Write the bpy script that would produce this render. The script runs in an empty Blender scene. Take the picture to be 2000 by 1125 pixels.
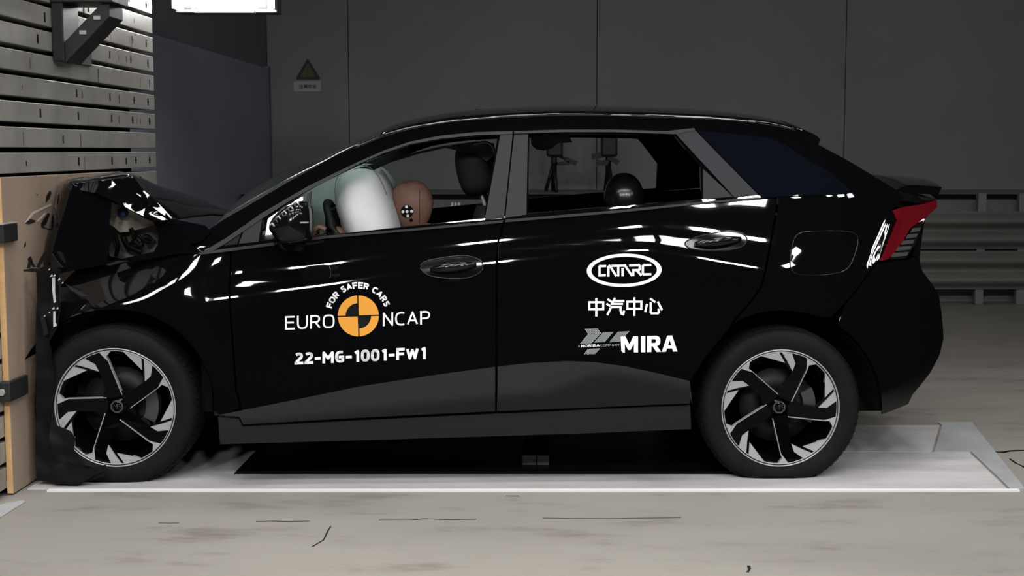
import bpy, bmesh, math, random
from mathutils import Vector, Matrix, noise
from mathutils.geometry import delaunay_2d_cdt

random.seed(7)
S = bpy.context.scene
COL = S.collection
R = math.radians

# ------------------------------------------------------------------ camera, world, exposure
F = 2640.0                      # focal length in pixels of the 2000 x 1125 frame
CX, CY = 1060.0, 562.5          # principal point (the photo is a crop)
CAM = Vector((0, 0, 1.31))
PITCH = math.atan(268.5 / F)
cam_d = bpy.data.cameras.new('camera')
cam_d.sensor_width = 36
cam_d.lens = F / 2000 * 36
cam_d.shift_x = -(CX - 1000) / 2000
cam_d.clip_end = 200
cam = bpy.data.objects.new('camera', cam_d)
cam.location = CAM
cam.rotation_euler = (math.pi / 2 - PITCH, 0, 0)
COL.objects.link(cam)
S.camera = cam

w = bpy.data.worlds.new('world')
S.world = w
w.use_nodes = True
w.node_tree.nodes['Background'].inputs[0].default_value = (0.75, 0.85, 1.0, 1)
w.node_tree.nodes['Background'].inputs[1].default_value = 0.010
S.view_settings.view_transform = 'Standard'
S.view_settings.look = 'None'
S.view_settings.exposure = 0.0
S.view_settings.gamma = 1.0
S.view_settings.use_curve_mapping = False


def area(name, loc, sx, sy, power, spread, rot=(0, 0, 0), col=(1, 0.985, 0.96), parent=None):
    d = bpy.data.lights.new(name, 'AREA')
    d.shape = 'RECTANGLE'
    d.size, d.size_y = sx, sy
    d.energy = power
    d.spread = R(spread)
    d.color = col
    o = bpy.data.objects.new(name, d)
    COL.objects.link(o)
    o.location = loc
    o.rotation_euler = rot
    if parent:
        o.parent = parent
    return o


# ceiling floodlight banks of the crash hall: (x, y) of each, all at LAMP_Z
LAMP_Z = 4.7
LAMP_POWER = 7.3
LAMP_SPREAD = 105
LAMP_ROWS = [(1.6, 18, (-4.15, -3.35, -2.55, -1.85, -1.12, -0.24, 0.38, 1.2, 2.05)), (3.7, 0, (-2.3, -1.0, 0.3, 1.6, 2.9)), (5.8, 0, (-1.6, -0.2, 1.2, 2.1))]
LAMP_XY = [(x, y, t) for y, t, xs_ in LAMP_ROWS for x in xs_]
SIDE_XY = [(4.45, -0.25), (6.6, 0.9), (8.1, 0.8), (9.6, 0.9)]   # unseen lamps added at the right to put streaks on the tail
SIDE_POWER, SIDE_TILT, SIDE_RZ = 11, 58, 62
FRONT_XY = [(x, -2.4) for x in (-2.6, -0.6, 1.4, 3.2)]   # unseen row added behind the camera to brighten the flank of the car
FRONT_POWER, FRONT_TILT = 56, 38

# dim unseen lights added above the back aisle to brighten the back wall
for wx in (-1.0, 1.6, 4.2, 6.8):
    area('wall_fill_light', (wx, 9.0, 5.9), 1.2, .25, 2.4, 95, (R(42), 0, 0))

# ------------------------------------------------------------------ helpers


def link(o):
    COL.objects.link(o)
    return o


def tag(o, label=None, cat=None, group=None, kind=None):
    if label: o['label'] = label
    if cat: o['category'] = cat
    if group: o['group'] = group
    if kind: o['kind'] = kind
    return o


def empty(name, loc=(0, 0, 0), rz=0, label=None, cat=None, group=None):
    o = bpy.data.objects.new(name, None)
    o.empty_display_size = 0.1
    link(o)
    o.location = loc
    o.rotation_euler = (0, 0, rz)
    return tag(o, label, cat, group)


def new_obj(name, me, parent=None):
    o = bpy.data.objects.new(name, me)
    link(o)
    if parent: o.parent = parent
    return o


def mat(name, col, rough=0.5, metal=0.0, spec=0.5, var=None, bump=None, emit=None, trans=None, coat=None,
        ior=1.45, var2=None, stretch=(1, 1, 1)):
    """procedural principled material; var = (colour, noise scale, low, high), var2 the same on top, bump = (scale, strength)"""
    m = bpy.data.materials.new(name)
    m.use_nodes = True
    nt = m.node_tree
    b = nt.nodes['Principled BSDF']
    b.inputs['Base Color'].default_value = (*col, 1)
    b.inputs['Roughness'].default_value = rough
    b.inputs['Metallic'].default_value = metal
    b.inputs['Specular IOR Level'].default_value = spec
    b.inputs['IOR'].default_value = ior
    if coat:
        b.inputs['Coat Weight'].default_value = coat[0]
        b.inputs['Coat Roughness'].default_value = coat[1]
    if trans: b.inputs['Transmission Weight'].default_value = trans
    if emit:
        b.inputs['Emission Color'].default_value = (*emit[0], 1)
        b.inputs['Emission Strength'].default_value = emit[1]
    if var or bump:
        tc = nt.nodes.new('ShaderNodeTexCoord')
        mp = nt.nodes.new('ShaderNodeMapping')
        mp.inputs['Scale'].default_value = stretch
        nt.links.new(tc.outputs['Object'], mp.inputs['Vector'])
    prev = None
    for i, v in enumerate([q for q in (var, var2) if q]):
        n = nt.nodes.new('ShaderNodeTexNoise')
        n.inputs['Scale'].default_value = v[1]
        n.inputs['Detail'].default_value = 8
        n.inputs['Roughness'].default_value = 0.62
        nt.links.new(mp.outputs['Vector'], n.inputs['Vector'])
        r = nt.nodes.new('ShaderNodeMapRange')
        r.inputs['From Min'].default_value = v[2]
        r.inputs['From Max'].default_value = v[3]
        nt.links.new(n.outputs['Fac'], r.inputs['Value'])
        mx = nt.nodes.new('ShaderNodeMix')
        mx.data_type = 'RGBA'
        nt.links.new(r.outputs['Result'], mx.inputs[0])
        if prev is None:
            mx.inputs[6].default_value = (*col, 1)
        else:
            nt.links.new(prev, mx.inputs[6])
        mx.inputs[7].default_value = (*v[0], 1)
        prev = mx.outputs[2]
    if prev: nt.links.new(prev, b.inputs['Base Color'])
    if bump:
        n = nt.nodes.new('ShaderNodeTexNoise')
        n.inputs['Scale'].default_value = bump[0]
        n.inputs['Detail'].default_value = 6
        nt.links.new(mp.outputs['Vector'], n.inputs['Vector'])
        bn = nt.nodes.new('ShaderNodeBump')
        bn.inputs['Strength'].default_value = bump[1]
        bn.inputs['Distance'].default_value = 0.01
        nt.links.new(n.outputs['Fac'], bn.inputs['Height'])
        nt.links.new(bn.outputs['Normal'], b.inputs['Normal'])
    return m


M = {}
M['paint'] = mat('black_car_paint', (0.0022, 0.0023, 0.003), 0.03, spec=0.8)
M['gloss_black'] = mat('gloss_black_trim', (0.004, 0.004, 0.005), 0.12, spec=0.4)
M['piano'] = mat('satin_pillar_film', (0.021, 0.022, 0.027), 0.5, spec=0.2)
M['trim'] = mat('grey_rubber_trim', (0.022, 0.022, 0.024), 0.5, spec=0.25)
M['clad'] = mat('grey_plastic_cladding', (0.009, 0.010, 0.012), 0.6, spec=0.14, bump=(900, 0.05))
M['plastic'] = mat('black_plastic', (0.003, 0.003, 0.003), 0.5, spec=0.2)
M['dark'] = mat('dark_underbody', (0.004, 0.004, 0.004), 0.85, spec=0.1)
M['rubber'] = mat('tyre_rubber', (0.0042, 0.0042, 0.0041), 0.75, spec=0.2, var=((0.008, 0.0078, 0.0075), 9, 0.4, 0.75))
M['rim_black'] = mat('black_wheel_paint', (0.0015, 0.0015, 0.0018), 0.07, spec=0.12)
M['rim_silver'] = mat('machined_alloy', (0.40, 0.41, 0.43), 0.36, metal=0.35, spec=0.5)
M['brake'] = mat('brake_iron', (0.003, 0.003, 0.003), 0.6, metal=0.0)
M['glass_tint'] = mat('privacy_glass', (0.003, 0.004, 0.007), 0.02, spec=0.5)
M['lamp_red'] = mat('red_lamp_lens', (0.115, 0.004, 0.008), 0.08, spec=0.5, coat=(0.6, 0.02))
M['lamp_grey'] = mat('smoked_lamp_fins', (0.055, 0.055, 0.055), 0.25, spec=0.5)
M['white_vinyl'] = mat('white_vinyl', (0.86, 0.87, 0.90), 0.5, spec=0.3)
M['grey_vinyl'] = mat('grey_vinyl', (0.30, 0.32, 0.33), 0.5, spec=0.3)
M['orange_vinyl'] = mat('orange_vinyl', (0.72, 0.315, 0.04), 0.5, spec=0.3)
M['black_vinyl'] = mat('black_vinyl', (0.004, 0.004, 0.004), 0.4, spec=0.2)
M['airbag'] = mat('airbag_nylon', (0.62, 0.63, 0.65), 0.75, spec=0.2, var=((0.54, 0.55, 0.57), 5, 0.4, 0.7), bump=(35, 0.12))
M['airbag_grey'] = mat('airbag_nylon_grey', (0.60, 0.63, 0.61), 0.8, spec=0.2, bump=(25, 0.12))
M['seam'] = mat('seam_thread', (0.20, 0.20, 0.21), 0.8)
M['seat'] = mat('seat_cloth', (0.013, 0.013, 0.014), 0.8, spec=0.25)
M['interior'] = mat('interior_plastic', (0.007, 0.007, 0.008), 0.6, spec=0.3)
M['headrest'] = mat('glossy_headrest_vinyl', (0.005, 0.005, 0.006), 0.22, spec=0.5)
M['skin'] = mat('dummy_vinyl_skin', (0.21, 0.115, 0.088), 0.5, spec=0.3, var=((0.17, 0.085, 0.062), 12, 0.4, 0.8))
M['navy'] = mat('navy_cotton', (0.008, 0.010, 0.022), 0.9, spec=0.1)
M['wood'] = mat('birch_plywood', (0.36, 0.275, 0.215), 0.6, spec=0.3, var=((0.28, 0.21, 0.165), 3.0, 0.35, 0.7),
                var2=((0.22, 0.155, 0.115), 14, 0.62, 0.85), stretch=(1, 1, 0.35))
M['ply_edge'] = mat('plywood_edge', (0.58, 0.36, 0.17), 0.6, var=((0.48, 0.29, 0.13), 8, 0.4, 0.7))
M['scuff'] = mat('black_paint_scuff', (0.012, 0.011, 0.010), 0.5)
M['scuff_light'] = mat('pale_paint_scuff', (0.50, 0.46, 0.42), 0.5)
M['steel'] = mat('worn_steel', (0.37, 0.355, 0.335), 0.42, metal=0.25, spec=0.5, var=((0.27, 0.264, 0.252), 2.2, 0.36, 0.66),
                 var2=((0.38, 0.30, 0.25), 5, 0.60, 0.85), bump=(14, 0.05), stretch=(1, 1.6, 0.8))
M['steel_dark'] = mat('painted_dark_steel', (0.016, 0.018, 0.019), 0.45, spec=0.4)
M['slot'] = mat('slot_shadow_steel', (0.006, 0.005, 0.005), 0.8, spec=0.1)
M['rust'] = mat('rust_stain', (0.13, 0.045, 0.030), 0.7)
M['chip'] = mat('bare_metal_chip', (0.42, 0.43, 0.45), 0.35, metal=0.5)
M['wall'] = mat('grey_wall_panel', (0.205, 0.21, 0.22), 0.62, spec=0.25, var=((0.175, 0.183, 0.19), 0.9, 0.35, 0.7), bump=(3, 0.03))
M['wall_blue'] = mat('blue_grey_door_sheet', (0.25, 0.265, 0.32), 0.35, spec=0.4, var=((0.21, 0.22, 0.265), 0.8, 0.35, 0.7))
M['wall_dark'] = mat('dark_wall_panel', (0.13, 0.145, 0.165), 0.55, spec=0.3)
M['seam_dark'] = mat('panel_seam', (0.01, 0.01, 0.01), 0.9)
M['ceil'] = mat('dark_ceiling', (0.02, 0.02, 0.022), 0.9, spec=0.1)
M['concrete'] = mat('worn_concrete', (0.265, 0.249, 0.226), 0.55, spec=0.3, var=((0.205, 0.192, 0.174), 0.9, 0.38, 0.72),
                    var2=((0.13, 0.115, 0.10), 3.6, 0.555, 0.76), bump=(18, 0.06), stretch=(0.55, 1.5, 1))
M['plate'] = mat('powdered_steel_plate', (0.50, 0.488, 0.495), 0.55, spec=0.3, var=((0.40, 0.39, 0.40), 1.6, 0.36, 0.64),
                 var2=((0.27, 0.265, 0.275), 2.1, 0.50, 0.80), stretch=(0.6, 1.8, 1))
M['strip'] = mat('zinc_strip', (0.36, 0.37, 0.385), 0.45, spec=0.4, var=((0.28, 0.285, 0.30), 5, 0.4, 0.7))
M['chalk'] = mat('chalk_white', (0.66, 0.65, 0.66), 0.7)
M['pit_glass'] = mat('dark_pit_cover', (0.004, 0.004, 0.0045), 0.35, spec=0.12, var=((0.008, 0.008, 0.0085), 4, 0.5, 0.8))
M['box_grey'] = mat('grey_box_paint', (0.16, 0.165, 0.17), 0.6)
M['rail'] = mat('galvanised_rail', (0.155, 0.154, 0.145), 0.6, metal=0.1, spec=0.3, var=((0.115, 0.114, 0.108), 2, 0.4, 0.7), stretch=(0.3, 1, 1))
M['parapet'] = mat('painted_parapet', (0.17, 0.17, 0.175), 0.7, var=((0.14, 0.14, 0.145), 1.5, 0.4, 0.7))
M['white_plastic'] = mat('white_plastic', (0.65, 0.65, 0.63), 0.5)
M['tripod'] = mat('black_tripod', (0.006, 0.006, 0.007), 0.5)
M['lamp_face'] = mat('lit_lamp_face', (1, 1, 1), 0.5, emit=((1, 1, 0.98), 6.0))
M['lamp_body'] = mat('lamp_housing', (0.05, 0.05, 0.055), 0.5)
M['alu'] = mat('lamp_aluminium', (0.45, 0.47, 0.48), 0.3, metal=0.7)
M['sign_yellow'] = mat('sign_yellow', (0.085, 0.075, 0.012), 0.6)
M['sign_black'] = mat('sign_black', (0.02, 0.02, 0.02), 0.6)
M['sign_white'] = mat('sign_white', (0.34, 0.34, 0.35), 0.6)
M['bay_grey'] = mat('bay_grey_plastic', (0.14, 0.13, 0.118), 0.6, var=((0.05, 0.048, 0.045), 14, 0.42, 0.66))
M['bay_pale'] = mat('bay_pale_plastic', (0.30, 0.27, 0.23), 0.6, var=((0.17, 0.15, 0.13), 20, 0.45, 0.65))
M['blue_cap'] = mat('blue_cap', (0.012, 0.03, 0.10), 0.4)
M['chrome'] = mat('bright_metal', (0.6, 0.6, 0.62), 0.15, metal=1.0)
M['clear_shard'] = mat('lens_shard', (0.5, 0.52, 0.54), 0.1, spec=0.6)


def glass(name, col, alpha):
    m = bpy.data.materials.new(name)
    m.use_nodes = True
    nt = m.node_tree
    nt.nodes.clear()
    out = nt.nodes.new('ShaderNodeOutputMaterial')
    tr = nt.nodes.new('ShaderNodeBsdfTransparent')
    tr.inputs[0].default_value = (*col, 1)
    gl = nt.nodes.new('ShaderNodeBsdfGlossy')
    gl.inputs['Roughness'].default_value = 0.02
    fr = nt.nodes.new('ShaderNodeFresnel')
    fr.inputs[0].default_value = 1.5
    df = nt.nodes.new('ShaderNodeBsdfDiffuse')
    df.inputs[0].default_value = (col[0] * .5, col[1] * .5, col[2] * .5, 1)
    m1 = nt.nodes.new('ShaderNodeMixShader')
    m1.inputs[0].default_value = alpha
    nt.links.new(tr.outputs[0], m1.inputs[1])
    nt.links.new(df.outputs[0], m1.inputs[2])
    m2 = nt.nodes.new('ShaderNodeMixShader')
    nt.links.new(fr.outputs[0], m2.inputs[0])
    nt.links.new(m1.outputs[0], m2.inputs[1])
    nt.links.new(gl.outputs[0], m2.inputs[2])
    nt.links.new(m2.outputs[0], out.inputs[0])
    return m


M['clear_pane'] = glass('clear_pane', (0.80, 0.84, 0.83), 0.03)
M['windscreen'] = glass('windscreen_glass', (0.74, 0.84, 0.81), 0.08)


class MB:
    """collects shapes and links them as ONE mesh object"""

    def __init__(s):
        s.v, s.f, s.mi, s.sm, s.nn = [], [], [], [], {}

    def add(s, verts, faces, mi=0, smooth=False, normals=None):
        b = len(s.v)
        s.v += [Vector(p) for p in verts]
        for f in faces:
            s.f.append([b + i for i in f])
            s.mi.append(mi)
            s.sm.append(smooth)
        if normals:
            for i, n in enumerate(normals):
                s.nn[b + i] = n
        return s

    def box(s, lo, hi, mi=0, bev=0.0):
        x0, y0, z0 = lo
        x1, y1, z1 = hi
        if bev > 0:
            bm = bmesh.new()
            bmesh.ops.create_cube(bm, size=1)
            for v in bm.verts:
                v.co = Vector(((x0 + x1) / 2 + v.co.x * (x1 - x0), (y0 + y1) / 2 + v.co.y * (y1 - y0), (z0 + z1) / 2 + v.co.z * (z1 - z0)))
            bmesh.ops.bevel(bm, geom=bm.edges[:], offset=bev, segments=2, affect='EDGES', profile=0.5)
            bm.verts.index_update()
            s.add([v.co for v in bm.verts], [[v.index for v in f.verts] for f in bm.faces], mi)
            bm.free()
            return s
        vs = [(x0, y0, z0), (x1, y0, z0), (x1, y1, z0), (x0, y1, z0), (x0, y0, z1), (x1, y0, z1), (x1, y1, z1), (x0, y1, z1)]
        return s.add(vs, [(0, 3, 2, 1), (4, 5, 6, 7), (0, 1, 5, 4), (1, 2, 6, 5), (2, 3, 7, 6), (3, 0, 4, 7)], mi)

    def tube(s, pts, r, n=8, mi=0, smooth=True):
        pts = [Vector(p) for p in pts]
        rs = r if isinstance(r, (list, tuple)) else [r] * len(pts)
        rings = []
        for i, p in enumerate(pts):
            t = (pts[min(i + 1, len(pts) - 1)] - pts[max(i - 1, 0)]).normalized()
            a = t.cross(Vector((0, 0, 1)) if abs(t.z) < 0.9 else Vector((1, 0, 0))).normalized()
            b = t.cross(a)
            rings.append([p + (a * math.cos(2 * math.pi * k / n) + b * math.sin(2 * math.pi * k / n)) * rs[i] for k in range(n)])
        vs = [q for ring in rings for q in ring]
        fs = [[i * n + k, i * n + (k + 1) % n, (i + 1) * n + (k + 1) % n, (i + 1) * n + k] for i in range(len(pts) - 1) for k in range(n)]
        s.add(vs, fs, mi, smooth)
        s.add(rings[0], [list(range(n))[::-1]], mi)
        s.add(rings[-1], [list(range(n))], mi)
        return s

    def lathe_y(s, prof, n=64, mi=0, c=(0, 0, 0), smooth=True, closed=False):
        """prof = [(radius, y)] turned about the y axis through c"""
        vs, fs = [], []
        m = len(prof)
        for k in range(n):
            a = 2 * math.pi * k / n
            for r, y in prof:
                vs.append((c[0] + r * math.cos(a), c[1] + y, c[2] + r * math.sin(a)))
        for k in range(n):
            for j in range(m if closed else m - 1):
                j2 = (j + 1) % m
                fs.append([k * m + j, ((k + 1) % n) * m + j, ((k + 1) % n) * m + j2, k * m + j2])
        return s.add(vs, fs, mi, smooth)

    def prism(s, pts, y0, y1, mi=0, axis='y'):
        """outline pts in the plane across axis, thick from y0 to y1"""
        def q(p, y):
            return {'y': (p[0], y, p[1]), 'x': (y, p[0], p[1]), 'z': (p[0], p[1], y)}[axis]
        n = len(pts)
        tri = tess(pts)
        vs = [q(p, y0) for p in pts] + [q(p, y1) for p in pts]
        fs = [list(t) for t in tri] + [[i + n for i in t][::-1] for t in tri]
        fs += [[i, (i + 1) % n, (i + 1) % n + n, i + n] for i in range(n)]
        return s.add(vs, fs, mi)

    def grid(s, rows, mi=0, smooth=True, closed=False):
        m = len(rows[0])
        vs = [p for r in rows for p in r]
        fs = []
        for i in range(len(rows) - 1):
            for j in range(m if closed else m - 1):
                fs.append([i * m + j, i * m + (j + 1) % m, (i + 1) * m + (j + 1) % m, (i + 1) * m + j])
        return s.add(vs, fs, mi, smooth)

    def build(s, name, mats, parent=None, recalc=True):
        me = bpy.data.meshes.new(name)
        me.from_pydata([tuple(p) for p in s.v], [], s.f)
        if not isinstance(mats, (list, tuple)): mats = [mats]
        for m in mats: me.materials.append(M[m] if isinstance(m, str) else m)
        me.polygons.foreach_set('material_index', s.mi)
        me.polygons.foreach_set('use_smooth', s.sm)
        if recalc and not s.nn:
            bm = bmesh.new()
            bm.from_mesh(me)
            bmesh.ops.remove_doubles(bm, verts=bm.verts[:], dist=1e-6)
            bmesh.ops.recalc_face_normals(bm, faces=bm.faces[:])
            bm.to_mesh(me)
            bm.free()
        me.update()
        if s.nn:
            me.normals_split_custom_set_from_vertices([tuple(s.nn.get(i, (0, -1, 0))) for i in range(len(s.v))])
        return new_obj(name, me, parent)


def tess(pts):
    from mathutils.geometry import tessellate_polygon
    return tessellate_polygon([[Vector((p[0], p[1], 0)) for p in pts]])


def inside(p, poly):
    x, y = p[0], p[1]
    c = False
    j = len(poly) - 1
    for i in range(len(poly)):
        xi, yi = poly[i][0], poly[i][1]
        xj, yj = poly[j][0], poly[j][1]
        if (yi > y) != (yj > y) and x < (xj - xi) * (y - yi) / (yj - yi) + xi: c = not c
        j = i
    return c


def smoothstep(a, b, x):
    t = max(0.0, min(1.0, (x - a) / (b - a)))
    return t * t * (3 - 2 * t)


def lerp_table(tab, x):
    if x <= tab[0][0]: return tab[0][1]
    for (a, va), (b, vb) in zip(tab, tab[1:]):
        if x <= b: return va + (vb - va) * (x - a) / (b - a)
    return tab[-1][1]


def smooth_path(pts, per=6, closed=False):
    """Catmull-Rom through pts"""
    n = len(pts)
    out = []
    for i in range(n if closed else n - 1):
        p0 = pts[(i - 1) % n] if closed or i > 0 else pts[0]
        p1, p2 = pts[i], pts[(i + 1) % n]
        p3 = pts[(i + 2) % n] if closed or i + 2 < n else pts[-1]
        for k in range(per):
            t = k / per
            out.append(tuple(0.5 * (2 * b + (c - a) * t + (2 * a - 5 * b + 4 * c - d) * t * t + (3 * b - a - 3 * c + d) * t ** 3)
                             for a, b, c, d in zip(p0, p1, p2, p3)))
    if not closed: out.append(tuple(pts[-1]))
    return out


# sight lines of the survey camera, used to read positions off the photograph
FWD = Vector((0, math.cos(PITCH), -math.sin(PITCH)))
UPV = Vector((0, math.sin(PITCH), math.cos(PITCH)))


def ray(px, py):
    return (Vector((1, 0, 0)) * ((px - CX) / F) + UPV * ((CY - py) / F) + FWD)


def at_depth(px, py, Y):
    d = ray(px, py)
    return CAM + d * ((Y - CAM.y) / d.y)


def at_floor(px, py, z=0.0):
    d = ray(px, py)
    return CAM + d * ((z - CAM.z) / d.z)


def at_x(px, py, X):
    d = ray(px, py)
    return CAM + d * ((X - CAM.x) / d.x)


# ------------------------------------------------------------------ room shell
YB = 13.2                                   # back wall
XL = at_depth(525, 300, YB).x               # left wall
G = 0.004


def structure(name, mb, mats):
    return tag(mb.build(name, mats), kind='structure')


fl = MB()
fl.box((-6, -3, -0.2), (14.1, 14, 0.0))
structure('floor', fl, 'concrete')
b = MB()
b.box((-6, -3, 6.5), (14.1, 14, 6.6))
structure('ceiling', b, 'ceil')
xs = [XL, at_depth(683, 300, YB).x] + [at_depth(683, 300, YB).x + 2.4 * k for k in range(1, 7)]
b = MB()
for x0, x1 in zip(xs, xs[1:]):
    b.box((x0 + .004, YB, 0), (x1 - .004, YB + .08, 6.5), 0)
b.box((XL - 1, YB + .03, 0), (xs[-1], YB + .12, 6.5), 1)
structure('wall_back', b, ['wall', 'seam_dark'])
b = MB()
b.box((XL - .1, 7.6, 0), (XL, YB, 6.5), 0)
structure('wall_left', b, 'wall_dark')
b = MB()
b.box((14.0, -3, 0), (14.1, YB, 6.5), 0)
structure('wall_right', b, 'wall')
ztop = at_x(522, 135, XL).z
b = MB()
b.box((XL, 8.4, 0.02), (XL + .03, YB - .12, ztop), 0, 0.006)
b.box((XL, YB - .12, 0.0), (XL + .035, YB - .02, ztop + .02), 1)
structure('door_1', b, ['wall_blue', 'wall_dark'])

# ------------------------------------------------------------------ floor plates under the car
near = at_floor(1000, 961).y
P = lambda x, y: at_floor(x, y)
b = MB()
xr = P(1895, 905).x
outl = [(P(60, 965).x, near + .03), (P(1962, 958).x - .02, near + .03), (P(1838, 852).x, P(1838, 852).y), (P(1838, 852).x - .4, P(1700, 828).y), (P(60, 965).x, P(1700, 828).y)]
# front plate and back plate meet at a seam
ys = P(1700, 884).y
r_near, r_seam, r_far = P(1962, 953).x, P(1905, 884).x - .03, P(1835, 832).x
b.prism([(-2.0, near + .035), (r_near, near + .035), (r_seam, ys - .004), (-2.0, ys - .004)], -.02, G, axis='z')
tag(b.build('floor_plate', 'plate'), 'white powdered steel floor plate along the near edge under the wheels', 'floor plate')
b = MB()
b.prism([(-2.0, ys + .004), (r_seam - .16, ys + .004), (r_far, P(1700, 832).y), (-2.0, P(1700, 832).y)], -.02, G, axis='z')
tag(b.build('floor_plate', 'plate'), 'white powdered steel floor plate beyond the seam behind the rear wheel', 'floor plate')
b = MB()
e0, e1 = P(1895, 824), P(2004, 958)
b.prism([(r_near + .012, near + .035), (e1.x, near + .035), (e0.x, P(1890, 826).y), (r_far + .012, P(1835, 826).y), (r_far + .012, P(1700, 832).y), (r_seam - .148, ys + .002), (r_seam + .012, ys + .002)], -.02, G + .001, axis='z')
tag(b.build('floor_plate', 'strip'), 'grey zinc edge strip along the slanted right end of the white floor plates', 'floor plate')
b = MB()
b.box((P(90, 962).x, near, -.02), (P(1992, 961).x, near + .026, G + .003), 0)
b.box((P(90, 962).x, near + .026, -.02), (r_near, near + .0345, G - .004), 1)
tag(b.build('edge_strip', ['chalk', 'seam_dark']), 'narrow white metal edging along the front of the floor plates', 'edging strip')
# dark pit cover under the car, lying in the plates
b = MB()
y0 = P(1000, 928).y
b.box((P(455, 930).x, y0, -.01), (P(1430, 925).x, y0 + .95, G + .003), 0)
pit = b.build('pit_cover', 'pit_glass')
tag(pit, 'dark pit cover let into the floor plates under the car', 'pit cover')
b = MB()
c0, c1 = P(1020, 912), P(1072, 912)
b.box((c0.x, c0.y, G + .003), (c1.x, c0.y + .5, G + .045), 0, .004)
b.box((c0.x + .058, c0.y - .002, G + .004), (c0.x + .064, c0.y + .46, G + .047), 1)
b.box((c0.x + .004, c0.y + .2, G + .004), (c1.x - .004, c0.y + .206, G + .047), 1)
tag(b.build('target_plate', ['box_grey', 'slot']), 'grey target plate with a black cross on the pit cover under the car', 'target plate')

# floor joints, cracks and scuffs: patches of bare mesh lying on the concrete
def floor_mark(name, px, width, label, cat, material='slot', group=None):
    pts = [P(*q) for q in px]
    mb = MB()
    for i, (a, c) in enumerate(zip(pts, pts[1:])):
        d = (c - a).normalized()
        nrm = Vector((-d.y, d.x, 0))
        w0 = width * random.uniform(.4, 1)
        w1 = width * random.uniform(.4, 1)
        mb.prism([(a - nrm * w0).xy, (c - nrm * w1).xy, (c + nrm * w1).xy, (a + nrm * w0).xy], -.002, .0012, axis='z')
    return tag(mb.build(name, material), label, cat, group)


floor_mark('floor_crack', [(1940, 882), (1956, 884), (1972, 881), (1990, 880), (2010, 880)], .016, 'black crack in the concrete running right from the grey edge strip', 'crack')
floor_mark('floor_crack', [(1972, 896), (1984, 905), (1996, 910), (2010, 918)], .008, 'short slanting crack in the concrete beyond the plate corner', 'crack')
for k, (seg, lab) in enumerate([
        ([(500, 1019), (530, 1018), (560, 1019), (605, 1018)], 'dark joint line in the concrete below the round orange target'),
        ([(740, 1016), (800, 1016), (832, 1013), (870, 1015), (930, 1014)], 'dark joint line in the concrete with a black blob, left of the middle'),
        ([(1060, 1012), (1120, 1013), (1200, 1013), (1330, 1011)], 'faint joint line in the concrete right of the middle'),
        ([(310, 1022), (350, 1022)], 'short dark joint line in the concrete near the front wheel')]):
    floor_mark('floor_joint', seg, .0035, lab, 'floor joint', 'scuff', 'joint lines in front of the floor plates')
floor_mark('floor_scratch', [(610, 1068), (632, 1055), (640, 1038), (646, 1028)], .004, 'curved dark scratch in the concrete below the joint line', 'scratch', 'scuff')
floor_mark('floor_scratch', [(1462, 1105), (1464, 1112), (1460, 1118)], .006, 'small dark chip in the concrete below the rear wheel', 'scratch', 'scuff')
floor_mark('floor_scratch', [(988, 969), (1014, 969)], .004, 'tiny black dash on the concrete just in front of the plates', 'scratch', 'scuff')

b = MB()
b.prism([P(x, y).xy for x, y in [(-12, 992), (10, 984), (44, 978), (50, 981), (26, 996), (-12, 1020)]], .001, .003, axis='z')
tag(b.build('sheet_scrap', 'strip'), 'pale torn scrap of sheet on the concrete at the foot of the plywood panel', 'scrap')

# ------------------------------------------------------------------ crash barrier on the left
XF = at_x(8, 968, -2.05).x
XF = -2.045
yn = at_x(3, 900, XF).y - .12       # runs on toward the camera, outside the frame
ye = at_x(299, 100, XF).y           # far end of the planks
yc = at_x(287, 100, XF).y           # far end of the core
bar = empty('crash_barrier', (XF - .5, (yn + ye) / 2, 0), 0, 'tall steel crash barrier of slotted horizontal planks the car has hit', 'crash barrier')
inv = Vector((XF - .5, (yn + ye) / 2, 0))
b = MB()
b.box((XF - 1.2, yn, 0), (XF - .10, yc, 2.75), 0)
o = b.build('core', 'slot', bar); o.location = -inv
zj = at_x(0, 293, XF).z             # one gap lies at eye height
pitch, gap = 0.0995, 0.020
z = zj - pitch * 13 + gap / 2
k = 0
while z < 2.7:
    b = MB()
    z0, z1 = max(z, .002), z + pitch - gap
    b.box((XF - .11, yn, z0), (XF, ye, z1), 0, .003)
    zz = (z0 + z1) / 2
    if zz > 1.25:
        rows = {0: [150, 215, 262, 289], 1: [], 2: [78, 152, 217, 258, 291]}[k % 3]
        for px in rows:                # vertical bolt slots
            y = at_x(px, 200, XF).y
            b.box((XF - .002, y - .008, zz - .018), (XF + .0012, y + .008, zz + .018), 1)
            b.box((XF - .002, y - .014, zz - .004), (XF + .0012, y + .014, zz + .004), 1) if px > 250 else None
        for q in range(5):
            y = random.uniform(at_x(20, 200, XF).y, ye)
            h = random.uniform(.01, .04)
            b.box((XF - .002, y, zz - h), (XF + .0008, y + random.uniform(.004, .02), zz + h * .6), random.choice((1, 2, 2, 3)))
    o = b.build('plank', ['steel', 'slot', 'rust', 'chip'], bar)
    o.location = -inv
    z += pitch
    k += 1

# plywood panels on the barrier face
TH = .025
yp0 = at_x(16, 700, XF + TH).y
yp1 = at_x(132, 500, XF + TH).y
yp2 = at_x(231, 336, XF + TH).y
zt = at_x(16, 346, XF + TH).z


def scuff(parent, px, name='scuff', material='scuff'):
    mb = MB()
    mb.prism([(at_x(x, y, XF + TH).y, at_x(x, y, XF + TH).z) for x, y in px], XF + TH - .003, XF + TH + .0015, axis='x')
    return mb.build(name, material, parent)


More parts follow.
